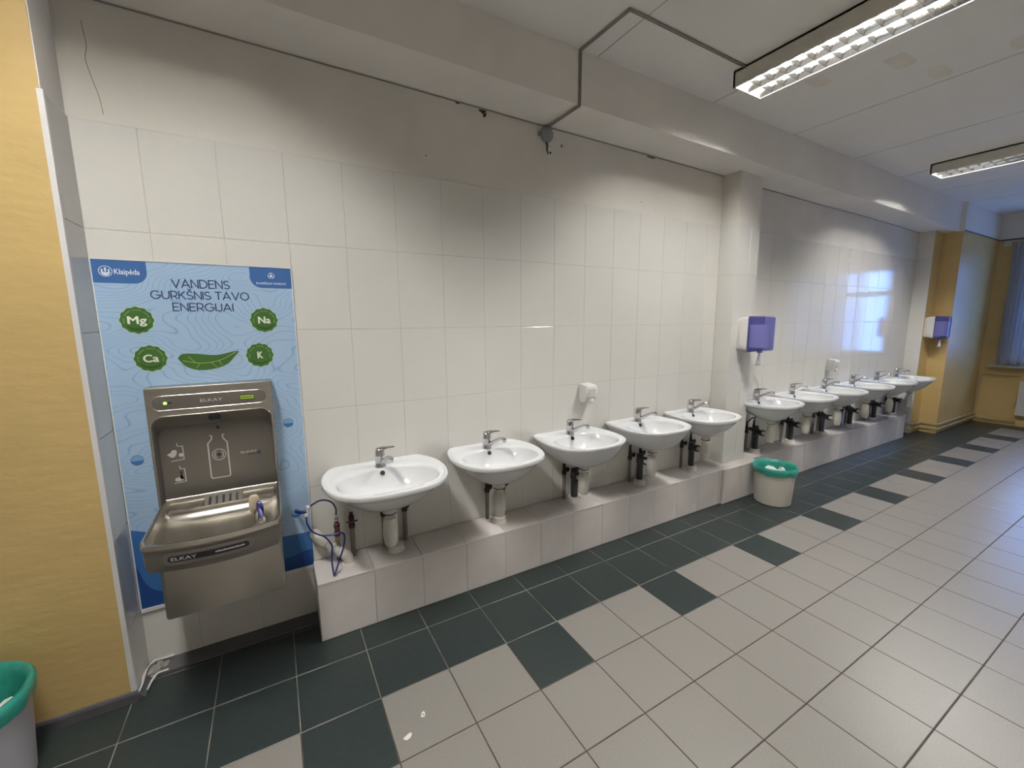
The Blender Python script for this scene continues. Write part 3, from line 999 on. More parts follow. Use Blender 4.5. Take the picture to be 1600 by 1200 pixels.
def washbasin(x, zr, kind, w, d, plumb, spout, lever, label, group):
    o = tag(empty('washbasin', (x, 0, LEDGE)), label, 'washbasin', group)
    h = zr - LEDGE
    k = (kind, w, d)
    if k not in SM:
        me = basin_mesh(kind, w, d, 0)
        for p in me.polygons: p.use_smooth = True
        me.set_sharp_from_angle(angle=math.radians(60))
        me.materials.append(M['ceramic'])
        SM[k] = me
    b = put(SM[k], 'basin', None, o)
    b.location = (0, 0, h)
    # overflow and waste
    ov = part('overflow', 'overflow_hole', 'hole', b, lambda: G().lathe([(0, 0), (.0125, 0), (.0125, .003), (0, .0035)], n=16))
    ov.location = (0, -0.585 * d + 0.325 * d * 0.955, -0.030)
    ov.rotation_euler = (math.radians(58), 0, 0)
    ws = part('waste', 'waste_ring', 'chrome', b, lambda: G().lathe([(0, 0), (.014, 0), (.022, .001), (.024, -.002), (.020, -.004)], n=16))
    ws.location = (0, -0.255, -0.1255)
    # mixer tap
    f = part('tap', 'mixer_tap', 'chrome', o, lambda: G().lathe([(0, -.012), (.029, -.012), (.030, -.003), (.0265, .003), (.0255, .05), (.0265, .053), (.0265, .058), (.0255, .061), (.0255, .078), (.022, .091), (.012, .098), (0, .099)], n=20), 40)
    f.location = (0, -0.10, h)
    l = part('lever', 'lever', 'chrome', f, lambda: G().rings([
        [(-.014, .012, .078), (.014, .012, .078), (.014, .012, .098), (-.014, .012, .098)],
        [(-.015, -.020, .084), (.015, -.020, .084), (.013, -.020, .104), (-.013, -.020, .104)],
        [(-.011, -.045, .096), (.011, -.045, .096), (.010, -.045, .1045), (-.010, -.045, .1045)],
        [(-.008, -.080, .101), (.008, -.080, .101), (.007, -.080, .106), (-.007, -.080, .106)]]), 50)
    l.rotation_euler = (0, 0, lever)
    sp = part('spout', 'spout', 'chrome', f, lambda: G().tube([(0, -.010, .018), (0, -.035, .028), (0, -.075, .052), (0, -.105, .068), (0, -.128, .071), (0, -.140, .066)],
              [.014, .0125, .011, .0105, .0115, .0115], n=12, sub=0), 50)
    sp.rotation_euler = (0, 0, spout)
    ae = part('aerator', 'aerator', 'chrome', f, lambda: G().lathe([(0, 0), (.0105, 0), (.012, .004), (.012, .016), (0, .016)], (0, -.134, .052), n=14))
    ae.rotation_euler = (0, 0, spout)
    # waste fitting and bottle trap
    zb = h - .165
    tp = part(('trap', plumb == 'S1'), 'bottle_trap', 'pvc', o, lambda: G().lathe(
        [(0, .012), (.045, .012), (.045, -.004), (.034, -.010), (.034, -.034), (.027, -.040), (.021, -.044), (.021, -.062), (.030, -.066), (.032, -.082), (.034, -.090), (.037, -.130),
         (.036, -.165), (.030, -.205), (.026, -.212), (0, -.214)], n=18), 40)
    tp.location = (0, -0.255, zb)
    part('trapring', 'seal_ring', 'valve', tp, lambda: G().lathe([(.033, -.0355), (.0355, -.0355), (.0355, -.0395), (.033, -.0395)], n=18))
    sx = {'S1': 0.058, 'S2': 0.076}.get(plumb, 0.044)
    so = part('socket', 'floor_socket', 'pvc', o, lambda: G().lathe([(0, -.001), (.050, -.001), (.048, .006), (.045, .010), (.042, .034), (.036, .036), (0, .036)], n=20), 40)
    so.location = (sx, -0.10, 0)
    if plumb in ('S1', 'S2'):
        out_ = part(('outlet', plumb), 'outlet_pipe', 'pvc', o, lambda: G().tube(
            [(0.0, -0.235, .24), (sx * .5, -0.19, .245), (sx * .95, -0.12, .235), (sx, -0.10, .20), (sx, -0.10, .02)], .017, n=12, sub=4))
    else:
        dp = part('darkpipe', 'drain_pipe', 'pipe_grey', o, lambda: G().lathe([(0, .02), (.024, .02), (.024, .165), (.029, .168), (.029, .20), (.026, .205), (.026, .235), (0, .24)], n=16), 40)
        dp.location = (sx, -0.10, 0)
        part('darkelbow', 'branch_elbow', 'pipe_grey', dp, lambda: G().tube([(0, 0, .205), (-.016, -.04, .207), (-.028, -.075, .207)], .023, n=12)
             .lathe([(.027, 0), (.030, .002), (.030, .018), (.026, .020)], (-.024, -.065, .207), (-.35, -.93, 0), n=14), 40)
        part('armpipe', 'outlet_pipe', 'pvc', o, lambda: G().tube([(sx - .03, -.175, .207), (0.0, -.25, .207)], .0165, n=12))
    # supply pipes with stop valves
    dxs = {'S1': (.015, .135), 'S2': (.030, .148)}.get(plumb, (.008, .120))
    for q, dx in enumerate(dxs):
        s1 = part(('supply', q), 'supply_pipe', 'pipe_painted', o, lambda: G().tube([(0, -.030, -.001), (0, -.030, .19)], .0125, n=12))
        s1.location = (dx, 0, 0)
        part(('valve', q), 'stop_valve', 'valve', s1, lambda: G().lathe([(0, .18), (.017, .18), (.017, .205), (.012, .208), (.012, .25), (.009, .252), (.009, .29), (0, .29)], (0, -.030, 0), n=10)
             .tube([(0, -.030, .226), (0, -.062, .226)], .009, n=8).lathe([(.016, 0), (.019, .003), (.019, .010), (.010, .013)], (0, -.060, .226), (0, -1, 0), n=8), 40)
        part(('flex', q, plumb), 'flexible_hose', 'valve', s1, lambda: G().tube([(0, -.030, .28), (-dx * .3, -.05, .305), (-dx * .7, -.09, .345)], .006, n=8, sub=3))
    return o


GA, GB = 'washbasins along the first run of tiles', 'washbasins along the far run of tiles'
R15 = math.radians
washbasin(0.452, 0.799, 'A', 0.302, 0.515, 'S1', R15(12), R15(62), 'widest white oval washbasin, right beside the drinking fountain', GA)
washbasin(1.085, 0.801, 'A', 0.270, 0.480, 'S2', R15(24), R15(50), 'second white washbasin counting from the drinking fountain', GA)
washbasin(1.715, 0.799, 'B', 0.275, 0.470, 'S3', R15(22), R15(30), 'white washbasin with rounded body below the soap dispenser, third from fountain', GA)
washbasin(2.352, 0.808, 'B', 0.275, 0.470, 'S3', R15(25), R15(45), 'fourth white washbasin counting from the drinking fountain', GA)
washbasin(2.957, 0.811, 'A', 0.270, 0.470, 'S3', R15(52), R15(20), 'fifth white washbasin, close against the near tiled pier', GA)
nth = ['first washbasin past the near pier, behind the waste bin', 'second washbasin past the near tiled pier', 'third washbasin past the near pier, by the far soap dispenser',
       'fourth washbasin past the near tiled pier', 'fifth washbasin past the near tiled pier', 'sixth and last washbasin past the near pier']
for xx, lb, an in zip((3.886, 4.50, 5.135, 5.785, 6.42, 6.99), nth, (36, 40, 48, 44, 38, 46)):
    washbasin(xx, 0.822, 'A', 0.270, 0.470, 'S3', R15(an), R15(an - 12), 'white ' + lb, GB)

# ------------------------------------------------------------------ soap dispensers
def soap(x, label):
    o = tag(empty('soap_dispenser', (x, 0, 0.985)), label, 'soap dispenser', 'wall soap dispensers')
    g = G()
    # tapered body: deep at the top, narrow below
    g.rings([[(-.040, .0, 0), (.040, .0, 0), (.040, -.055, .0), (-.040, -.055, .0)],
             [(-.048, .0, .035), (.048, .0, .035), (.047, -.078, .030), (-.047, -.078, .030)],
             [(-.050, .0, .110), (.050, .0, .110), (.048, -.088, .105), (-.048, -.088, .105)],
             [(-.047, .0, .132), (.047, .0, .132), (.043, -.080, .122), (-.043, -.080, .122)]])
    g.obj('body', 'plastic_white', o, bevel=.004, smooth=40)
    G().box(-.030, .030, -.0905, -.080, .042, .100).obj('front_window', 'print_grey', o, bevel=.002)
    G().lathe([(0, 0), (.020, 0), (.021, .012), (.016, .024), (0, .028)], (.006, -.062, .012), (0, -.9, -.3), n=16).obj('push_button', 'plastic_white', o, smooth=40)
    return o


soap(1.915, 'small white wall soap dispenser above the third washbasin')
soap(5.43, 'white wall soap dispenser above the far washbasins')

# ------------------------------------------------------------------ paper towel dispensers
def towel(x, y, z, label):
    o = tag(empty('towel_dispenser', (x, y, z)), label, 'towel dispenser', 'blue and white towel dispensers')
    W, H = .125, .285
    g = G()
    ring = lambda y_, a, z0, z1: [(px, y_, pz) for px, pz in rrect(-a, a, z0, z1, .02, 4)]
    g.rings([ring(0, W - .012, .012, H - .018), ring(-.03, W - .006, .012, H - .006), ring(-.098, W, .0, H)])
    g.obj('back_shell', 'plastic_white', o, smooth=35)
    G().prism(rrect(-.09, -.035, .045, .215, .016, 4), 'x', -W - .0015, -W + .012).obj('side_recess', 'plastic_white', o)
    g = G()
    rs = []
    for k in range(9):
        t = k / 8
        yy = -.098 - .115 * math.sin(t * PI / 2)
        a = W * (1 - .02 * t) * (math.cos(t * PI / 2) ** .45 if t < .98 else .22)
        a = max(a, .045)
        sh = .012 * t
        rs.append([(px, yy, pz) for px, pz in rrect(-a, a, -.008 + .020 * t, H + .004 - .012 * t, .016, 4)])
    g.rings(rs)
    cv = g.obj('front_cover', 'disp_blue', o, smooth=40)
    t = G().lathe([(0, .03), (.095, .03), (.095, .22), (0, .22)], (0, -.105, 0), n=24)
    t.obj('paper_roll', 'roll', o, smooth=40)
    G().box(-.02, .02, -.150, -.125, -.016, .004).obj('outlet', 'disp_blue', o, bevel=.004)
    g = G()
    rings_ = []
    for k in range(7):
        u = k / 6
        r = .010 + .020 * u ** 1.6
        rings_.append([(math.cos(a) * r * (1 + .35 * math.sin(3 * a + k) * u) - .012 * u, -.138 + math.sin(a) * r * .6, -.005 - .105 * u + .008 * u * math.sin(2 * a)) for a in [2 * PI * i / 14 for i in range(14)]])
    g.rings(rings_)
    g.obj('paper_end', 'tissue', o, smooth=60)
    return o


towel(3.545, -0.155, 1.295, 'blue and white paper towel dispenser on the near tiled pier')
towel(7.655, -0.155, 1.30, 'blue and white paper towel dispenser on the far yellow pier')

# ------------------------------------------------------------------ waste bins
def waste_bin(x, y, r0, r1, h, m, label, seed, knot=True):
    o = tag(empty('waste_bin', (x, y, 0)), label, 'waste bin', 'round waste bins with green liners')
    G().lathe([(0, .0), (r0 - .008, .0), (r0, .008), (r0 + (r1 - r0) * .5, h * .5), (r1, h), (r1 + .008, h + .002), (r1 + .008, h + .004), (r1 - .004, h + .003), (r1 - .006, h - .02), (r0 - .004, .012), (0, .012)], n=40).obj('bucket', m, o, smooth=40)
    rnd = random.Random(seed)
    n = 56
    ph = [rnd.uniform(0, 6.28) for _ in range(6)]

    def wob(a, s):
        return s * (math.sin(5 * a + ph[0]) * .5 + math.sin(9 * a + ph[1]) * .35 + math.sin(15 * a + ph[2]) * .25)
    prof = [(r1 + .006, h - .050, .006), (r1 + .013, h - .020, .004), (r1 + .014, h + .002, .002), (r1 + .006, h + .013, .001), (r1 - .006, h + .009, .002),
            (r1 - .014, h - .02, .004), (r1 - .022, h - .06, .008), (r1 - .032, h - .13, .010), (r1 - .045, h - .17, .012), (.04, h - .185, .01)]
    rs = []
    for r, z, s in prof:
        rs.append([((r + wob(a, s)) * math.cos(a), (r + wob(a, s)) * math.sin(a), z + wob(a + 1, s * .9)) for a in [2 * PI * i / n for i in range(n)]])
    G().rings(rs, cap0=False, cap1=True).obj('bag_liner', 'liner', o, smooth=60)
    if knot: G().lathe([(0, 0), (.010, .004), (.013, .014), (.008, .024), (0, .028)], (r1 + .010, -.02, h - .002), (.9, 0, .5), n=9).obj('bag_knot', 'liner', o, smooth=60)
    return o


def crumple(name, m, c, rx, ry, rz, seed, label, cat, group=None):
    rnd = random.Random(seed)
    bm = bmesh.new()
    bmesh.ops.create_icosphere(bm, subdivisions=3, radius=1)
    ax = [(Vector((rnd.uniform(-1, 1), rnd.uniform(-1, 1), rnd.uniform(-1, 1))).normalized(), rnd.uniform(2.5, 6), rnd.uniform(0, 6)) for _ in range(6)]
    for v in bm.verts:
        k = 1 + sum(.13 * math.sin(f * v.co.dot(a) + p) for a, f, p in ax)
        v.co = Vector((v.co.x * rx * k, v.co.y * ry * k, v.co.z * rz * k))
    me = bpy.data.meshes.new(name)
    bm.to_mesh(me); bm.free()
    o = put(me, name, m)
    o.location = c
    o.rotation_euler = (0, 0, rnd.uniform(0, 6))
    tag(o, label, cat, group)
    return o


BX, BY, BH = 3.655, -0.438, 0.318
waste_bin(BX, BY, 0.138, 0.155, BH, 'bin_white', 'off-white round waste bin standing below the near pier', 3)
B2X, B2Y, B2H = -0.984, -0.405, 0.340
waste_bin(B2X, B2Y, 0.150, 0.172, B2H, 'bin_lilac', 'pale grey waste bin standing against the yellow wall', 5, False)
gp = 'used paper towels in the waste bins'
crumple('paper_towel', 'tissue', (BX - .025, BY - .01, BH - .050), .080, .034, .042, 1, 'long crumpled paper towel on top in the off-white bin', 'paper towel', gp)
crumple('paper_towel', 'tissue', (BX + .055, BY - .030, BH - .060), .036, .026, .036, 2, 'small crumpled paper towel sunk in the off-white bin', 'paper towel', gp)
crumple('paper_towel', 'tissue', (B2X + .080, B2Y + .02, B2H - .085), .045, .036, .030, 3, 'white crumpled paper towel in the pale grey bin', 'paper towel', gp)
crumple('fruit_peel', 'peel', (B2X - .02, B2Y - .03, B2H - .10), .045, .045, .028, 4, 'orange fruit peel in the pale grey bin by yellow wall', 'fruit peel')

# paper scraps on the floor
for (sx_, sy_), (w_, l_), rz_, lb in (((0.330, -0.925), (.016, .011), .3, 'plain white paper scrap on the beige floor tile'),
                                     ((0.408, -0.865), (.012, .009), 1.1, 'white paper scrap with dark speck on the beige tile')):
    poly = [(w_ * math.cos(a) * (1 + .25 * math.sin(3 * a + rz_)), l_ * math.sin(a) * (1 + .2 * math.cos(2 * a))) for a in [2 * PI * i / 11 for i in range(11)]]
    g = G()
    g.rings([[(x, y, 0.0) for x, y in poly], [(x, y, .0015 + .002 * abs(math.sin(x * 300))) for x, y in poly], [(x * .5, y * .5, .003) for x, y in poly]])
    o = g.obj('paper_scrap', 'tissue')
    o.location = (sx_, sy_, 0.0)
    o.rotation_euler = (0, 0, rz_)
    tag(o, lb, 'paper scrap', 'paper scraps on the floor')
    if 'speck' in lb:
        G().lathe([(0, 0), (.004, 0), (0, .002)], (0, 0, .0025), n=7).obj('dark_speck', 'hole', o)

# ------------------------------------------------------------------ poster
PX0, PX1, PZ0, PZ1 = -0.601, 0.106, 0.286, 1.811
poster = tag(empty('wall_poster', ((PX0 + PX1) / 2, 0, PZ0)), 'tall pale blue printed board about drinking water behind the fountain', 'poster')
OX, OZ = (PX0 + PX1) / 2, PZ0
YP = -0.0060                                       # face of the board


def wz(x, z, lift=0):
    return (x - OX, z - OZ)


def flat(name, m, poly, layer, parent=None):
    y = YP - 0.0004 * layer
    return G().prism([wz(*p) for p in poly], 'y', YP + 0.001, y).obj(name, m, parent or poster)


G().box(PX0 - OX, PX1 - OX, YP, 0.0, 0, PZ1 - PZ0).obj('board', 'poster', poster)
G().box(PX0 - OX, PX1 - OX + .002, -0.010, 0.0, -.014, 0.003).obj('bottom_trim', 'white_trim', poster)
G().box(PX0 - OX, PX1 - OX, -0.0085, 0.0, PZ1 - PZ0 - .002, PZ1 - PZ0 + .004).obj('top_edge', 'white_trim', poster)
G().box(PX1 - OX - .002, PX1 - OX + .002, -0.0072, 0.0, 0, PZ1 - PZ0).obj('side_edge', 'print_white', poster)
G().box(PX0 - OX - .001, PX0 - OX + .003, -0.0072, 0.0, 0, PZ1 - PZ0).obj('side_edge', 'print_white', poster)


def arc(cx, cz, r, a0, a1, n=8):
    return [(cx + r * math.cos(a0 + (a1 - a0) * i / n), cz + r * math.sin(a0 + (a1 - a0) * i / n)) for i in range(n + 1)]


TZ = PZ1 - .003
flat('city_tag', 'tag_blue', [(PX0, TZ), (PX0, 1.717)] + arc(-.475, 1.763, .046, -PI / 2, 0) + [(-.429, TZ)], 1)
flat('utility_tag', 'tag_blue', [(PX1, TZ), (-.064, TZ)] + arc(-.018, 1.761, .046, PI, 1.5 * PI) + [(PX1, 1.715)], 1)
# deep water at the foot of the board
wave = lambda x, z, a, k, p: z + a * math.sin(k * x + p)
top1 = [(PX0, .665), (-.55, .645), (-.45, .60), (-.34, .545), (-.22, .51), (-.08, .487), (.0, .478), (PX1, .476)]
flat('water', 'wave_mid', [(PX1, PZ0 + .003), (PX0, PZ0 + .003)] + catmull(top1, 6), 1)
top2 = [(PX0, .50), (-.59, .47), (-.57, .40), (-.53, .355), (-.47, .345), (-.30, .36), (-.12, .36), (.0, .362), (.06, .376), (PX1, .378)]
flat('deep_water', 'wave_deep', [(PX1, PZ0 + .003), (PX0, PZ0 + .003)] + catmull(top2, 6), 2)


def lettering(name, s, x, z, m, width=None, height=None, bold=0.0, layer=2, align='L', spacing=1.0, parent=None):
    o = put(text_mesh(s, width, height, bold, spacing, align), name, m, parent or poster)
    p = wz(x, z)
    o.location = (p[0], YP - 0.0004 * layer - 0.0003, p[1])
    return o


def _arc(cx, cy, rx, ry, a0, a1, n=12):
    return [(cx + rx * math.cos(math.radians(a0 + (a1 - a0) * i / n)), cy + ry * math.sin(math.radians(a0 + (a1 - a0) * i / n))) for i in range(n + 1)]


_S = _arc(.33, .74, .30, .26, 35, 270, 10) + _arc(.33, .24, .33, .24, 90, -145, 10)[1:]
STROKES = {
    'V': (.86, [[(0, 1), (.43, 0), (.86, 1)]]),
    'A': (.88, [[(0, 0), (.44, 1), (.88, 0)], [(.15, .30), (.73, .30)]]),
    'N': (.76, [[(0, 0), (0, 1), (.76, 0), (.76, 1)]]),
    'D': (.82, [[(0, 0), (0, 1), (.34, 1)] + _arc(.34, .5, .48, .5, 90, -90)[1:] + [(0, 0)]]),
    'E': (.60, [[(.60, 1), (0, 1), (0, 0), (.60, 0)], [(0, .52), (.53, .52)]]),
    'S': (.66, [_S]),
    '\u0160': (.66, [_S, [(.16, 1.32), (.33, 1.14), (.50, 1.32)]]),
    'G': (.98, [_arc(.50, .5, .50, .5, 45, 355, 22) + [(.97, .46), (.55, .46)]]),
    'U': (.76, [[(0, 1), (0, .40)] + _arc(.38, .38, .38, .38, 180, 360) + [(.76, 1)]]),
    'R': (.66, [[(0, 0), (0, 1), (.34, 1)] + _arc(.34, .68, .30, .32, 90, -90)[1:] + [(0, .36)], [(.36, .36), (.66, 0)]]),
    'K': (.70, [[(0, 0), (0, 1)], [(.68, 1), (0, .38)], [(.24, .58), (.70, 0)]]),
    'I': (.0, [[(0, 0), (0, 1)]]),
    'T': (.72, [[(0, 1), (.72, 1)], [(.36, 1), (.36, 0)]]),
    'O': (1.0, [_arc(.5, .5, .5, .5, 0, 360, 28)]),
    'J': (.46, [[(.46, 1), (.46, .30)] + _arc(.20, .28, .26, .28, 0, -150, 8)]),
    ' ': (.16, []),
}


def stroke_line(t, x, z, width, cap, w=.0042):
    gaps = .20
    adv = []
    pos = 0
    for ch in t:
        adv.append(pos)
        pos += STROKES[ch][0] + gaps
    k = (width - w) / (pos - gaps)
    g = G()
    for ch, p in zip(t, adv):
        for pts in STROKES[ch][1]:
            v = [Vector((x + w / 2 + (p + a) * k - OX, z + w / 2 + b * (cap - w) - OZ, 0)) for a, b in pts]
            L_, R_ = [], []
            for i, q_ in enumerate(v):
                a = (q_ - v[i - 1]).normalized() if i > 0 else (v[1] - v[0]).normalized()
                b = (v[i + 1] - q_).normalized() if i < len(v) - 1 else a
                m_ = (a + b).normalized()
                nn = Vector((-m_.y, m_.x, 0))
                s_ = w / 2 / max(.35, nn.dot(Vector((-a.y, a.x, 0))))
                e0 = a * (-w * .5 if i == 0 else w * .5 if i == len(v) - 1 else 0) * (.6 if ch not in 'OSG' else .2)
                L_.append(q_ + nn * s_ + e0)
                R_.append(q_ - nn * s_ + e0)
            y = YP - 0.0011
            n_ = len(v)
            g.add([(q_.x, y, q_.y) for q_ in L_] + [(q_.x, y, q_.y) for q_ in R_], [(i, i + 1, n_ + i + 1, n_ + i) for i in range(n_ - 1)])
    return g.obj('title_line', 'navy', poster)


stroke_line('VANDENS', -.353, 1.7045, .209, .0375)
stroke_line('GURK\u0160NIS TAVO', -.427, 1.6560, .353, .0365)
stroke_line('ENERGIJAI', -.358, 1.6055, .219, .0365)
lettering('city_name', 'Klaipėda', -.531, 1.7535, 'print_white', .079, .0205, .015)
lettering('utility_name', 'KLAIPĖDOS VANDUO', -.040, 1.7315, 'print_white', .121, .0092, .012)


def ringpoly(cx, cz, rx, rz, t, a0=0, a1=2 * PI, n=28):
    o = [(cx + rx * math.cos(a0 + (a1 - a0) * i / n), cz + rz * math.sin(a0 + (a1 - a0) * i / n)) for i in range(n + 1)]
    i_ = [(cx + (rx - t) * math.cos(a0 + (a1 - a0) * i / n), cz + (rz - t) * math.sin(a0 + (a1 - a0) * i / n)) for i in range(n, -1, -1)]
    return o, i_


def band(name, m, cx, cz, rx, rz, t, layer, a0=0, a1=2 * PI, parent=None):
    o, i_ = ringpoly(cx, cz, rx, rz, t, a0, a1)
    i_ = i_[::-1]
    y = YP - 0.0004 * layer
    g = G()
    vs, fs = [], []
    for p, q in zip(o, i_):
        a, b = wz(*p), wz(*q)
        vs += [(a[0], y, a[1]), (b[0], y, b[1])]
    for k in range(len(o) - 1):
        fs.append((2 * k, 2 * k + 1, 2 * k + 3, 2 * k + 2))
    return g.add(vs, fs).obj(name, m, parent or poster)


# city emblem: oval ring, three towers above a boat
emb = band('city_emblem', 'print_white', -.5575, 1.7635, .0215, .0215, .0022, 2)
for nm, bx in (('tower', (-.5605, -.5545, 1.762, 1.778)), ('tower', (-.5705, -.5655, 1.760, 1.772)), ('tower', (-.5495, -.5445, 1.760, 1.772))):
    flat(nm, 'print_white', [(bx[0], bx[2]), (bx[1], bx[2]), (bx[1], bx[3]), (bx[0], bx[3])], 2, emb)
flat('boat', 'print_white', [(-.5735, 1.7595), (-.5415, 1.7595)] + arc(-.5575, 1.7595, .0135, -.25, -PI + .25, 8), 2, emb)
e2 = band('utility_emblem', 'print_white', .0215, 1.772, .0135, .0135, .0030, 2, .25 * PI, .75 * PI)
band('emblem_arc', 'print_white', .0215, 1.772, .0135, .0135, .0030, 2, .85 * PI, 1.45 * PI, e2)
band('emblem_arc', 'print_white', .0215, 1.772, .0135, .0135, .0030, 2, -.45 * PI, .15 * PI, e2)
flat('emblem_drop', 'print_white', [(.0215, 1.780)] + arc(.0215, 1.7705, .0058, .25, -PI - .25, 10), 2, e2)


def badge(sym, cx, cz, r, bold):
    scal = lambda R, k: [(cx + R * (1 + k * math.cos(12 * a)) * math.cos(a), cz + R * (1 + k * math.cos(12 * a)) * math.sin(a)) for a in [2 * PI * i / 96 for i in range(96)]]
    b = flat('mineral_badge', 'badge_edge', scal(r * 1.05, .035), 1)
    flat('badge_face', 'badge', scal(r, .035), 2, b)
    cres = arc(cx, cz, r * .80, -.80 * PI, -.20 * PI, 14) + arc(cx, cz + r * .28, r * .92, -.26 * PI, -.74 * PI, 14)
    flat('badge_shade', 'badge_dark', cres, 3, b)
    # faint ring of tiny print around the top
    for i in range(26):
        a = PI * 1.08 - (PI * 1.16) * i / 25
        if i % 6 == 4: continue
        w_, h_ = r * .055, r * .085
        ux, uz = math.cos(a), math.sin(a)
        c0 = (cx + ux * r * .78, cz + uz * r * .78)
        flat('tiny_print', 'badge_soft', [(c0[0] + sx * w_ * -uz * .6 + sz * h_ * ux * .6, c0[1] + sx * w_ * ux * .6 + sz * h_ * uz * .6)
                                          for sx, sz in ((-1, -1), (1, -1), (1, 1), (-1, 1))], 3, b)
    wd = {'Mg': .060, 'Na': .048, 'Ca': .050, 'K': .020}[sym]
    lettering('symbol', sym, cx + (.001), cz - r * .27, 'badge_text', wd, r * .56, .035, 4, 'C', parent=b)


for s_, cx, cz in (('Mg', -.481, 1.568), ('Na', -.023, 1.567), ('Ca', -.4525, 1.407), ('K', -.053, 1.404)):
    badge(s_, cx, cz, .054, .03)

# leaf with veins
leaf = flat('leaf', 'badge', catmull([(-.362, 1.402), (-.345, 1.421), (-.30, 1.421), (-.22, 1.412), (-.139, 1.428), (-.155, 1.40), (-.185, 1.368), (-.235, 1.350), (-.29, 1.347), (-.335, 1.365), (-.362, 1.402)], 5)[:-1], 2)


def ribbon(name, m, pts, w, layer, parent):
    v = [Vector((p[0], p[1], 0)) for p in pts]
    path = smooth_path(v, 4) if len(v) > 2 else v
    L_, R_ = [], []
    for i, p in enumerate(path):
        d = (path[min(i + 1, len(path) - 1)] - path[max(i - 1, 0)]).normalized()
        nn = Vector((-d.y, d.x, 0)) * w / 2
        L_.append(((p + nn).x, (p + nn).y)); R_.append(((p - nn).x, (p - nn).y))
    return flat(name, m, L_ + R_[::-1], layer, parent)


ribbon('leaf_vein', 'vein', [(-.345, 1.392), (-.28, 1.378), (-.21, 1.388), (-.145, 1.424)], .0022, 3, leaf)
for a, b in (((-.285, 1.379), (-.300, 1.356)), ((-.245, 1.381), (-.225, 1.357)), ((-.215, 1.387), (-.205, 1.366)), ((-.30, 1.381), (-.325, 1.409))):
    ribbon('leaf_vein', 'vein', [a, b], .0018, 3, leaf)
for cx, cz, r in ((.040, 1.064, .0225), (-.5425, .972, .0225), (.040, .588, .0225)):
    b = band('printed_bubble', 'tag_blue', cx, cz, r, r, .002, 2)
    flat('bubble_top', 'bubble_light', arc(cx, cz, r - .001, -.15, PI + .15, 12), 2, b)
    flat('bubble_water', 'bubble', arc(cx, cz, r - .001, PI + .12, 2 * PI - .12, 12) , 3, b)

# ------------------------------------------------------------------ drinking fountain with bottle filler
FXC = -0.246
fo = tag(empty('drinking_fountain', (FXC, 0, 0.344)), 'stainless steel drinking fountain with bottle filler mounted on the wall', 'drinking fountain')
fz = lambda z: z - 0.344
PL, PR, PT, PB_ = -0.475 - FXC, -0.0175 - FXC, fz(1.289), fz(0.74)
YF, YB = -0.092, -0.030
n = 8


def cap_path(x0, x1, zb, zt, r):
    p = [(x0, zb)]
    p += [(x0 + r + r * math.cos(a), zt - r + r * math.sin(a)) for a in [PI - PI / 2 * i / n for i in range(n + 1)]]
    p += [(x1 - r + r * math.cos(a), zt - r + r * math.sin(a)) for a in [PI / 2 - PI / 2 * i / n for i in range(n + 1)]]
    p += [(x1, zb)]
    return p


def polyline3(p, y):
    return [(x, y, z) for x, z in p]


outer = [(PL, PB_)] + [(PL, PT)] * 0 + cap_path(PL, PR, PB_, PT, .003)[1:-1] + [(PR, PB_)]
opening = cap_path(PL + .008, PR - .010, PB_, fz(1.166), .048)
g = G()
g.rings([polyline3(outer, -0.0061), polyline3(outer, YF + .003), polyline3([(x * .994, z - (.003 if z > fz(1.0) else 0)) for x, z in outer], YF)], cap0=False, cap1=False, closed=False)
g.rings([polyline3([(x * .994, z - (.003 if z > fz(1.0) else 0)) for x, z in outer], YF), polyline3(opening, YF)], cap0=False, cap1=False, closed=False)
up = g.obj('upper_panel', 'steel', fo, smooth=30)
inner = cap_path(PL + .016, PR - .016, PB_, fz(1.108), .050)
g = G()
mid = [((a[0] + b[0]) / 2, (a[1] + b[1]) / 2 + (.004 if a[1] > fz(1.0) else 0)) for a, b in zip(opening, inner)]
g.rings([polyline3(opening, YF), polyline3([(x * .985, z - (.004 if z > fz(1.0) else 0)) for x, z in opening], YF + .004), polyline3(mid, YF + .022), polyline3(inner, YB)], cap0=False, cap1=False, closed=False)
g.add(polyline3(inner, YB), [tuple(range(len(inner)))])
rec = g.obj('filler_recess', 'panel_plastic', fo, smooth=50)
g = G()
pts = [(x, YF - .001, z) for x, z in opening]
g.tube(pts, .0022, n=6)
g.obj('recess_rim', 'steel_bright', rec, smooth=60)
# control strip
zc = fz(1.2225)
pill = lambda a, h_: rrect(-a, a, zc - h_, zc + h_, h_ * .98, 8)
cs = G().prism([(x - .001, z) for x, z in pill(.207, .0305)], 'y', YF + .001, YF - .0025).obj('control_strip', 'panel_plastic', up, smooth=30, bevel=.0012)
g = G()
pp = [(x - .001, YF - .0025, z) for x, z in pill(.207, .0305)]
g.tube(pp + [pp[0]], .0014, n=6)
g.obj('strip_rim', 'steel_bright', up)


def fprint(name, m, s, x, z, width, height, y, bold=.0, parent=None):
    o = put(text_mesh(s, width, height, bold), name, m, parent or fo)
    o.location = (x - FXC, y, fz(z))
    return o


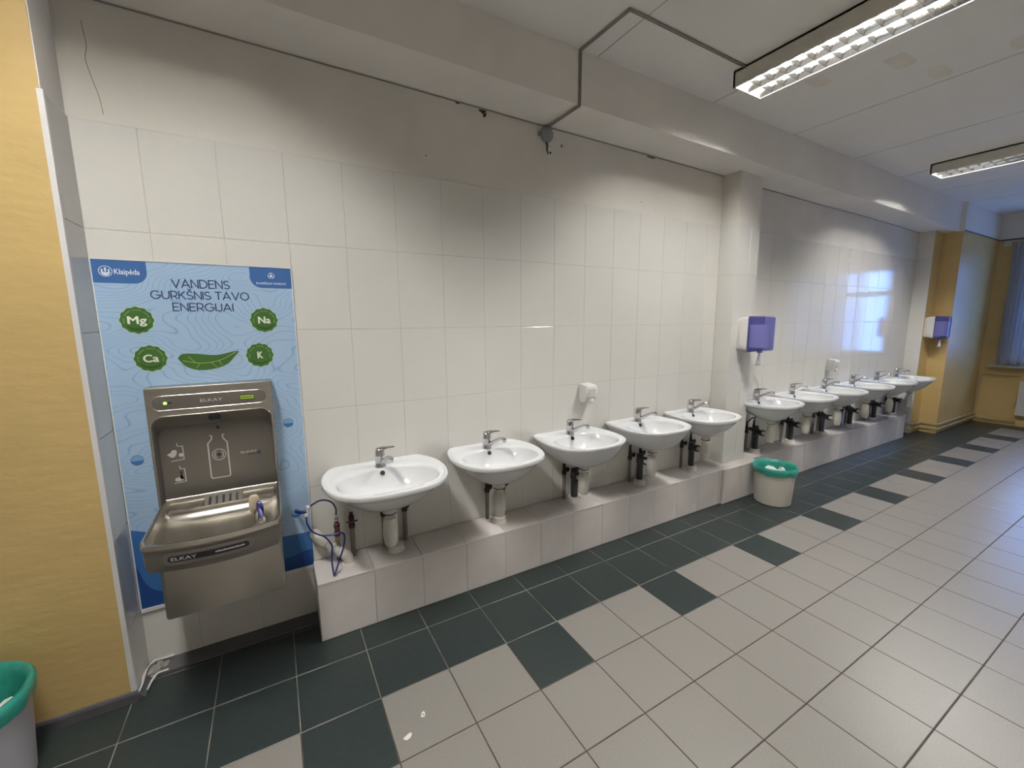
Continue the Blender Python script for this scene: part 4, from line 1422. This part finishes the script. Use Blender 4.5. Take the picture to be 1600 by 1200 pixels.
fprint('brand_lettering', 'print_grey', 'ELKAY', -.289, 1.2165, .080, .0125, YF - .0042, .02, up)
G().lathe([(0, 0), (.0065, 0), (.0055, .002), (0, .003)], (-.409 - FXC, YF - .002, zc), (0, -1, 0), n=14).obj('indicator_light', 'led', up)
G().box(-.398 - FXC, -.388 - FXC, YF - .0035, YF, zc - .003, zc + .004).obj('sensor_dot', 'black', up)
G().box(-.142 - FXC, -.092 - FXC, YF - .0036, YF, fz(1.2145), fz(1.231)).obj('display', 'lcd', up)
G().box(-.143 - FXC, -.091 - FXC, YF - .0032, YF, fz(1.2115), fz(1.2345)).obj('display_bezel', 'black', up)
g = G()
for k in range(8):
    g.box(-.139 - FXC + k * .0056, -.1355 - FXC + k * .0056, YF - .0040, YF - .003, fz(1.2185), fz(1.2265))
g.obj('display_digits', 'badge_dark', up)
# nozzle, arrow, outlined bottle, sensor rings, pictograms, second logo
G().lathe([(.024, 0), (.024, .012), (.020, .020), (0, .022)], (-.247 - FXC, -.066, fz(1.148)), (0, -.25, -1), n=20).obj('nozzle', 'black', rec, smooth=40)
G().lathe([(0, 0), (.013, 0), (.013, .004), (0, .005)], (-.247 - FXC, -.071, fz(1.1265)), (0, -.25, -1), n=16).obj('nozzle_tip', 'panel_plastic', rec)
YR = YB - .0006
prec = lambda name, m, poly: G().prism([(x - FXC, fz(z)) for x, z in poly], 'y', YB + .001, YR).obj(name, m, rec)
prec('arrow', 'black', [(-.2525, 1.079), (-.2365, 1.079), (-.2445, 1.094)])


def line(name, m, pts, w, parent=rec, y=YR, closed=False):
    """flat printed stroke in the XZ plane, mitred"""
    v = [Vector((p[0] - FXC, fz(p[1]), 0)) for p in pts]
    L_, R_ = [], []
    for i, p in enumerate(v):
        a = (p - v[i - 1]).normalized() if i > 0 else (v[1] - v[0]).normalized()
        b = (v[i + 1] - p).normalized() if i < len(v) - 1 else a
        t = (a + b).normalized()
        nn = Vector((-t.y, t.x, 0))
        k = w / 2 / max(.4, nn.dot(Vector((-a.y, a.x, 0))))
        L_.append(p + nn * k); R_.append(p - nn * k)
    vs = [(p.x, y, p.y) for p in L_] + [(p.x, y, p.y) for p in R_]
    nn_ = len(L_)
    return G().add(vs, [(i, i + 1, nn_ + i + 1, nn_ + i) for i in range(nn_ - 1)]).obj(name, m, parent)


line('bottle_outline', 'print_grey', [(-.279, 1.050), (-.2715, 1.047), (-.272, 1.034), (-.282, 1.020), (-.2885, 1.012), (-.2885, .856), (-.286, .850), (-.281, .848), (-.223, .848), (-.2175, .850), (-.2155, .856),
                                      (-.2155, 1.012), (-.222, 1.021), (-.2305, 1.034), (-.231, 1.047), (-.2235, 1.050)], .0052)


def rarc(name, m, cx, cz, r, w, a0, a1):
    return line(name, m, [(cx + r * math.cos(a0 + (a1 - a0) * i / 16), cz + r * math.sin(a0 + (a1 - a0) * i / 16)) for i in range(17)], w)


for r, a0, a1 in ((.0255, .12 * PI, .88 * PI), (.0255, 1.12 * PI, 1.88 * PI), (.0255, -.32, .32), (.0255, PI - .32, PI + .32), (.0165, -1.0, 1.0), (.0165, PI - 1.0, PI + 1.0)):
    rarc('sensor_arc', 'print_grey', -.2505, .957, r, .0030, a0, a1)
G().lathe([(0, 0), (.0072, 0), (.0072, .0012), (0, .0014)], (-.2505 - FXC, YB, fz(.957)), (0, -1, 0), n=14).obj('sensor_eye', 'black', rec)
line('pictogram_frame', 'print_grey', [(-.399, 1.032), (-.398, 1.020), (-.393, 1.017), (-.380, 1.017), (-.379, .957), (-.424, .953)], .0034)
prec('pictogram_hand', 'print_grey', [(-.437, .985), (-.424, .992), (-.417, 1.003), (-.403, 1.001), (-.402, .988), (-.408, .974), (-.420, .968), (-.429, .976)])
prec('pictogram_knob', 'print_grey', arc(-.3885, .977, .0085, 0, 2 * PI, 12)[:-1])
line('pictogram_frame', 'print_grey', [(-.399, .929), (-.398, .916), (-.393, .914), (-.382, .913), (-.381, .855), (-.425, .851)], .0034)
prec('pictogram_hand', 'print_grey', [(-.420, .862), (-.419, .872), (-.404, .878), (-.396, .884), (-.388, .882), (-.389, .862), (-.398, .859), (-.41, .858)])
prec('pictogram_cup', 'black', [(-.398, .866), (-.389, .866), (-.3885, .880), (-.3935, .884), (-.394, .902), (-.398, .902), (-.398, .884), (-.402, .880)])
fprint('brand_lettering', 'print_grey', 'ELKAY', -.166, .9475, .064, .0095, YR - .0003, .02, rec)
g = G()
for k in range(6):
    g.box(-.138 + k * .0062 - FXC, -.1335 + k * .0062 - FXC, YR, YB, fz(.9372), fz(.9372 + (.0055 if k % 2 else .0042)))
o = g.obj('tiny_print', 'black', rec)
o['kind'] = 'stuff'
prec('brand_drop', 'navy', [(-.0935, .955)] + arc(-.0935, .942, .0068, .3, -PI - .3, 12))

# basin
ZR = fz(0.803)


def plan(inset, front, nseg=16):
    """outline seen from above: straight back and sides, bowed front, rounded corners"""
    xl, xr = -.212 - 0 + inset, .2265 - inset
    yb = YF + .004 - inset * .6
    p = [(xl, yb)]
    yc = -.505 + inset
    p += [(xl, yb + (yc - yb) * t) for t in (.25, .5, .75, .93)]
    r = max(.022 - inset * .4, .008)
    m_ = []
    for k in range(nseg + 1):
        t = k / nseg
        x = xl + r * .6 + (xr - xl - r * 1.2) * t
        y = yc - .012 - (front - .012) * math.sin(PI * t) ** .9 * .95
        m_.append((x, y))
    p += m_
    p += [(xr, yb + (yc - yb) * t) for t in (.93, .75, .5, .25)]
    p += [(xr, yb)]
    # extra points along the back edge
    p += [(xr + (xl - xr) * t, yb) for t in (.2, .4, .6, .8)]
    return p


def prg(inset, front, z, tiltf=-.012):
    return [(x, y, z + tiltf * (-(y - YF) / .42)) for x, y in plan(inset, front)]


g = G()
g.rings([prg(0, .050, ZR - .020), prg(0, .050, ZR - .004), prg(.003, .050, ZR), prg(.010, .049, ZR + .0005), prg(.015, .048, ZR - .003),
         prg(.020, .046, ZR - .022), prg(.034, .044, ZR - .040), prg(.06, .040, ZR - .046), prg(.10, .03, ZR - .050), prg(.16, .02, ZR - .054)], cap0=False, cap1=True)
bs = g.obj('basin', 'steel_bright', fo, smooth=40)
# raised shelves at the back with a slotted splash grille between them
for x0, x1 in ((-.19, -.068), (.078, .203)):
    g = G()
    poly = [(x0, -.115), (x1, -.115), (x1, -.165), (x0 + .01 if x0 < 0 else x0, -.205 if x0 < 0 else -.205), (x0, -.195)]
    if x0 > 0: poly = [(x0, -.115), (x1, -.115), (x1, -.190), (x1 - .012, -.203), (x0 + .006, -.203), (x0, -.175)]
    if x0 < 0: poly = [(x0, -.115), (x1, -.115), (x1, -.175), (x1 - .006, -.203), (x0 + .012, -.203), (x0, -.190)]
    g.rings([[(x, y, ZR - .050) for x, y in poly], [(x, y, ZR - .020) for x, y in poly], [(x * .985 + .0008, y + .003, ZR - .014) for x, y in poly]])
    g.obj('basin_shelf', 'steel_bright', bs, smooth=35)
g = G()
sl = []
for k in range(13):
    a_ = PI / 2 * k / 12
    y = -.200 - .052 * (1 - math.cos(a_)) - (.05 * max(0, k - 11))
    z = ZR - .016 - .043 * math.sin(a_) - (.012 * max(0, k - 11))
    sl.append([(-.194, y + .010, z), (-.17, y + .002, z), (-.10, y - .004, z), (.0, y - .008, z), (.11, y - .004, z), (.185, y + .002, z), (.208, y + .010, z)])
g.rings(sl, cap0=False, cap1=False, closed=False)
g.obj('bowl_slope', 'steel_bright', bs, smooth=70)
g = G()
g.rings([[(-.066, -.100, ZR - .05), (.076, -.100, ZR - .05), (.076, -.178, ZR - .05), (-.066, -.178, ZR - .05)],
         [(-.066, -.100, ZR - .006), (.076, -.100, ZR - .006), (.076, -.160, ZR - .040), (-.066, -.160, ZR - .040)]])
g.obj('splash_ramp', 'steel_bright', bs)
for k in range(5):
    x = -.045 + k * .025
    G().rings([[(x - .0045, -.112, ZR - .0138), (x + .0045, -.112, ZR - .0138), (x + .0045, -.150, ZR - .0353), (x - .0045, -.150, ZR - .0353)],
               [(x - .0045, -.112, ZR - .0118), (x + .0045, -.112, ZR - .0118), (x + .0045, -.150, ZR - .0333), (x - .0045, -.150, ZR - .0333)]]).obj('drain_slot', 'black', bs)
# drain marks
for k, (dx, dy, w_) in enumerate(((-.095, -.395, .010), (-.080, -.388, .008), (-.066, -.385, .012), (-.083, -.399, .006), (-.060, -.392, .007))):
    G().box(dx - w_, dx + w_, dy - .0022, dy + .0022, ZR - .066, ZR - .0615).obj('drain_slit', 'black', bs)
# bubbler with tan guard
bb = G().lathe([(.026, 0), (.024, .012), (.018, .022), (.014, .032), (0, .034)], (.150, -.385, ZR - .062), n=18).obj('bubbler_base', 'steel_bright', bs, smooth=50)
g = G()
rs = []
for k in range(9):
    a = PI * k / 8
    rr = math.sin(a) ** .6
    rs.append([(.132 + .021 * rr * math.cos(t), -.372 + .010 * rr * math.sin(t), ZR + .014 - .042 * math.cos(a)) for t in [2 * PI * i / 16 for i in range(16)]])
g.rings(rs)
g.obj('bubbler_guard', 'tan', bs, smooth=60)
G().tube([(.150, -.390, ZR - .040), (.151, -.396, ZR - .005), (.150, -.400, ZR + .020), (.144, -.402, ZR + .030)], [.012, .013, .012, .006], n=12, sub=4).obj('bubbler_spout', 'blue_chrome', bs, smooth=60)
G().tube([(.136, -.398, ZR - .045), (.137, -.402, ZR - .012), (.140, -.403, ZR + .004)], [.008, .008, .005], n=10, sub=3).obj('bubbler_stem', 'steel', bs, smooth=60)
G().lathe([(0, 0), (.012, 0), (.012, .005), (0, .006)], (.196, -.330, ZR - .058), n=16).obj('push_disc', 'steel', bs, smooth=40)

# apron around the basin
g = G()
ap = [plan(.004, .050), plan(.004, .050), plan(.008, .047), plan(.022, .040)]
zl = [ZR - .016, ZR - .072, ZR - .094, ZR - .104]


def apr(p, z, k):
    return [(x, y, z + (-.012) * (-(y - YF) / .42) - (.012 * k * max(0, (-(y) - .40) / .15))) for x, y in p]


g.rings([apr(p, z, k) for p, z, k in zip(ap, zl, (0, 1, 1, 1))], cap0=False)
an = g.obj('apron', 'panel_plastic', fo, smooth=40)
g = G()
gr = [prg(-.0005, .0505, ZR - .017), prg(-.0005, .0505, ZR - .021)]
g.rings(gr, cap0=False, cap1=False)
g.obj('rim_seam', 'panel_plastic', an)


# curved name plate that follows the bowed front of the apron
def bow(x):
    t = (x + .208) / (.2225 + .208)
    t = min(max(t, 0), 1)
    return -.501 - .012 - (.050 - .012) * math.sin(PI * t) ** .9 * .95


def plate(name, m, a, h_, cz, cx, off, parent, y_in=.004):
    poly = rrect(-a, a, -h_, h_, h_ * .96, 8)
    # split into fine columns so that the plate bends with the front
    cols = sorted(set([round(-a * math.cos(PI * i / 40), 5) for i in range(41)] + [round(-(a - h_) - h_ * math.cos(PI * i / 16), 5) for i in range(9)] + [round((a - h_) + h_ * math.cos(PI * i / 16), 5) for i in range(9)]))
    vs, fs = [], []
    for cxx in cols:
        dx = abs(cxx) - (a - h_)
        hh_ = h_ if dx <= 0 else max(math.sqrt(max(h_ * h_ - dx * dx, 0)), .0006)
        y = bow(cx + cxx) + off
        zz = cz - .012 * 1.0
        vs += [(cx + cxx, y, zz - hh_), (cx + cxx, y, zz + hh_), (cx + cxx, y + y_in, zz + hh_), (cx + cxx, y + y_in, zz - hh_)]
    for k in range(len(cols) - 1):
        o_ = k * 4
        for e in range(4):
            e2_ = (e + 1) % 4
            fs.append((o_ + e, o_ + e2_, o_ + 4 + e2_, o_ + 4 + e))
    fs.append((3, 2, 1, 0)); q = (len(cols) - 1) * 4
    fs.append((q, q + 1, q + 2, q + 3))
    return G().add(vs, fs).obj(name, m, parent, smooth=40)


PCX, PCZ = -.008, ZR - .056
plate('badge_surround', 'panel_plastic', .138, .0225, PCZ, PCX, -.004, an)
plate('badge_plate', 'black', .122, .0110, PCZ, PCX, -.0052, an)


def bent_text(name, s, x, z, width, height, bold):
    me = text_mesh(s, width, height, bold)
    for v in me.vertices:
        v.co = (v.co.x + x, bow(v.co.x + x) - .0060, v.co.z + z)
    return put(me, name, 'print_grey', an)


bent_text('brand_lettering', 'ELKAY', PCX - .112, PCZ - .012 - .0055, .074, .0115, .02)
g = G()
for k in range(15):
    x = PCX + .018 + k * .0060
    y = bow(x + .002) - .0058
    g.box(x, x + .0042, y, y + .002, PCZ - .0148, PCZ - .0100 + (.0010 if k % 3 else 0))
o = g.obj('tiny_print', 'print_grey', an)
o['kind'] = 'stuff'

# lower cabinet
g = G()
cab = [(-.222, -.0061), (-.222, -.232), (-.214, -.246), (-.206, -.250), (.205, -.250), (.212, -.246), (.2155, -.238), (.2155, -.0061)]
g.rings([[(x, y, 0.0) for x, y in cab], [(x, y, fz(.712)) for x, y in cab]])
g.obj('lower_cabinet', 'cabinet', fo, smooth=50)

# ------------------------------------------------------------------ hoses and pipes beside the fountain
hose = tag(empty('water_hose', (0.19, -0.05, LEDGE)), 'looped blue water hose beside the drinking fountain', 'hose')


def hz(x, y, z): return (x - .19, y + .05, z - LEDGE)


G().tube([hz(*p) for p in ((.2225, -.050, .556), (.222, -.056, .595), (.198, -.068, .640), (.155, -.075, .660), (.115, -.072, .645), (.094, -.066, .625))], .0042, n=8, sub=6).obj('upper_loop', 'blue_tube', hose, smooth=60)
G().tube([hz(*p) for p in ((.083, -.066, .595), (.083, -.078, .555), (.102, -.095, .515), (.14, -.115, .492), (.19, -.13, .488), (.232, -.135, .490), (.246, -.14, .474), (.240, -.15, .43), (.212, -.17, .365), (.181, -.205, .309))],
         .0042, n=8, sub=6).obj('lower_loop', 'blue_tube', hose, smooth=60)
G().tube([hz(*p) for p in ((.178, -.206, .309), (.176, -.17, .36), (.182, -.14, .40), (.185, -.125, .43), (.165, -.118, .468), (.14, -.116, .495))], .0042, n=8, sub=6).obj('tail', 'blue_tube', hose, smooth=60)
t = G()
t.tube([hz(.094, -.066, .632), hz(.083, -.066, .592)], .0085, n=10)
t.lathe([(.0105, 0), (.012, .004), (.012, .012), (.0105, .015)], hz(.0965, -.066, .640), (-.25, 0, -1), n=12)
t.lathe([(.0105, 0), (.012, .004), (.012, .012), (.0105, .015)], hz(.0855, -.066, .602), (-.25, 0, -1), n=12)
t.obj('tee_fitting', 'plastic_white', hose, smooth=40)
G().tube([hz(.086, -.066, .612), hz(.060, -.064, .612), hz(.04, -.03, .608)], .009, n=10).obj('side_branch', 'blue_tube', hose, smooth=40)

for xx, ht, lb, red in ((.222, .47, 'short painted water pipe with red valve feeding the blue hose', True), (.296, .495, 'painted water pipe with capped valve beside the widest washbasin', False)):
    wp_ = tag(empty('water_pipe', (xx, -0.05, LEDGE)), lb, 'pipe', 'water pipes beside the fountain')
    G().tube([(0, 0, -.001), (0, 0, ht - LEDGE - .02)], .0125, n=14).obj('pipe', 'pipe_painted', wp_, smooth=40)
    zt = ht - LEDGE
    G().lathe([(0, -.03), (.0165, -.03), (.0165, -.012), (.013, -.010), (.013, .012), (.015, .014), (.015, .035), (.010, .040), (.010, .055), (0, .056)], (0, 0, zt), n=12).obj('valve_body', 'valve_red', wp_, smooth=40)
    if red:
        G().lathe([(.0095, 0), (.0115, .003), (.0115, .018), (.007, .022), (.0055, .034), (0, .034)], (0, 0, zt + .052), n=12).obj('hose_nut', 'chrome', wp_, smooth=40)
        G().lathe([(.008, 0), (.013, .002), (.013, .008), (.005, .010)], (0, -.016, zt + .012), (0, -1, 0), n=12).obj('valve_handle', 'valve_red', wp_, smooth=40)
    else:
        G().box(-.028, .028, -.022, -.016, zt + .008, zt + .016).obj('valve_handle', 'valve_red', wp_, bevel=.002)
        G().tube([(0, -.0, zt + .012), (0, -.022, zt + .012)], .006, n=8).obj('valve_stem', 'valve_red', wp_)

wd = tag(empty('waste_pipe', (.20, -0.08, LEDGE)), 'cream plastic waste pipe slanting from the fountain into the ledge', 'pipe')
q = lambda x, y, z: (x - .20, y + .08, z - LEDGE)
G().tube([q(.118, -.004, .455), q(.122, -.045, .462), q(.136, -.062, .448), q(.150, -.068, .430)], .0265, n=14, sub=4).obj('elbow', 'pvc', wd, smooth=60)
G().tube([q(.145, -.066, .437), q(.244, -.100, .350)], .0205, n=14).obj('pipe', 'pvc', wd, smooth=60)
for u in (.02, .36, .72):
    p0, p1 = Vector(q(.145, -.066, .437)), Vector(q(.244, -.100, .350))
    a = (p1 - p0)
    G().lathe([(.021, 0), (.0265, .002), (.0265, .020), (.021, .022)], p0 + a * u, a, n=14).obj('collar', 'pvc', wd, smooth=40)
G().tube([q(.236, -.097, .357), q(.258, -.105, .338), q(.264, -.108, .300)], [.025, .026, .026], n=14, sub=4).obj('lower_elbow', 'pvc', wd, smooth=60)
G().lathe([(0, 0), (.042, 0), (.036, .004), (.030, .008), (0, .008)], q(.265, -.109, LEDGE - .001), n=18).obj('floor_collar', 'pvc', wd, smooth=40)
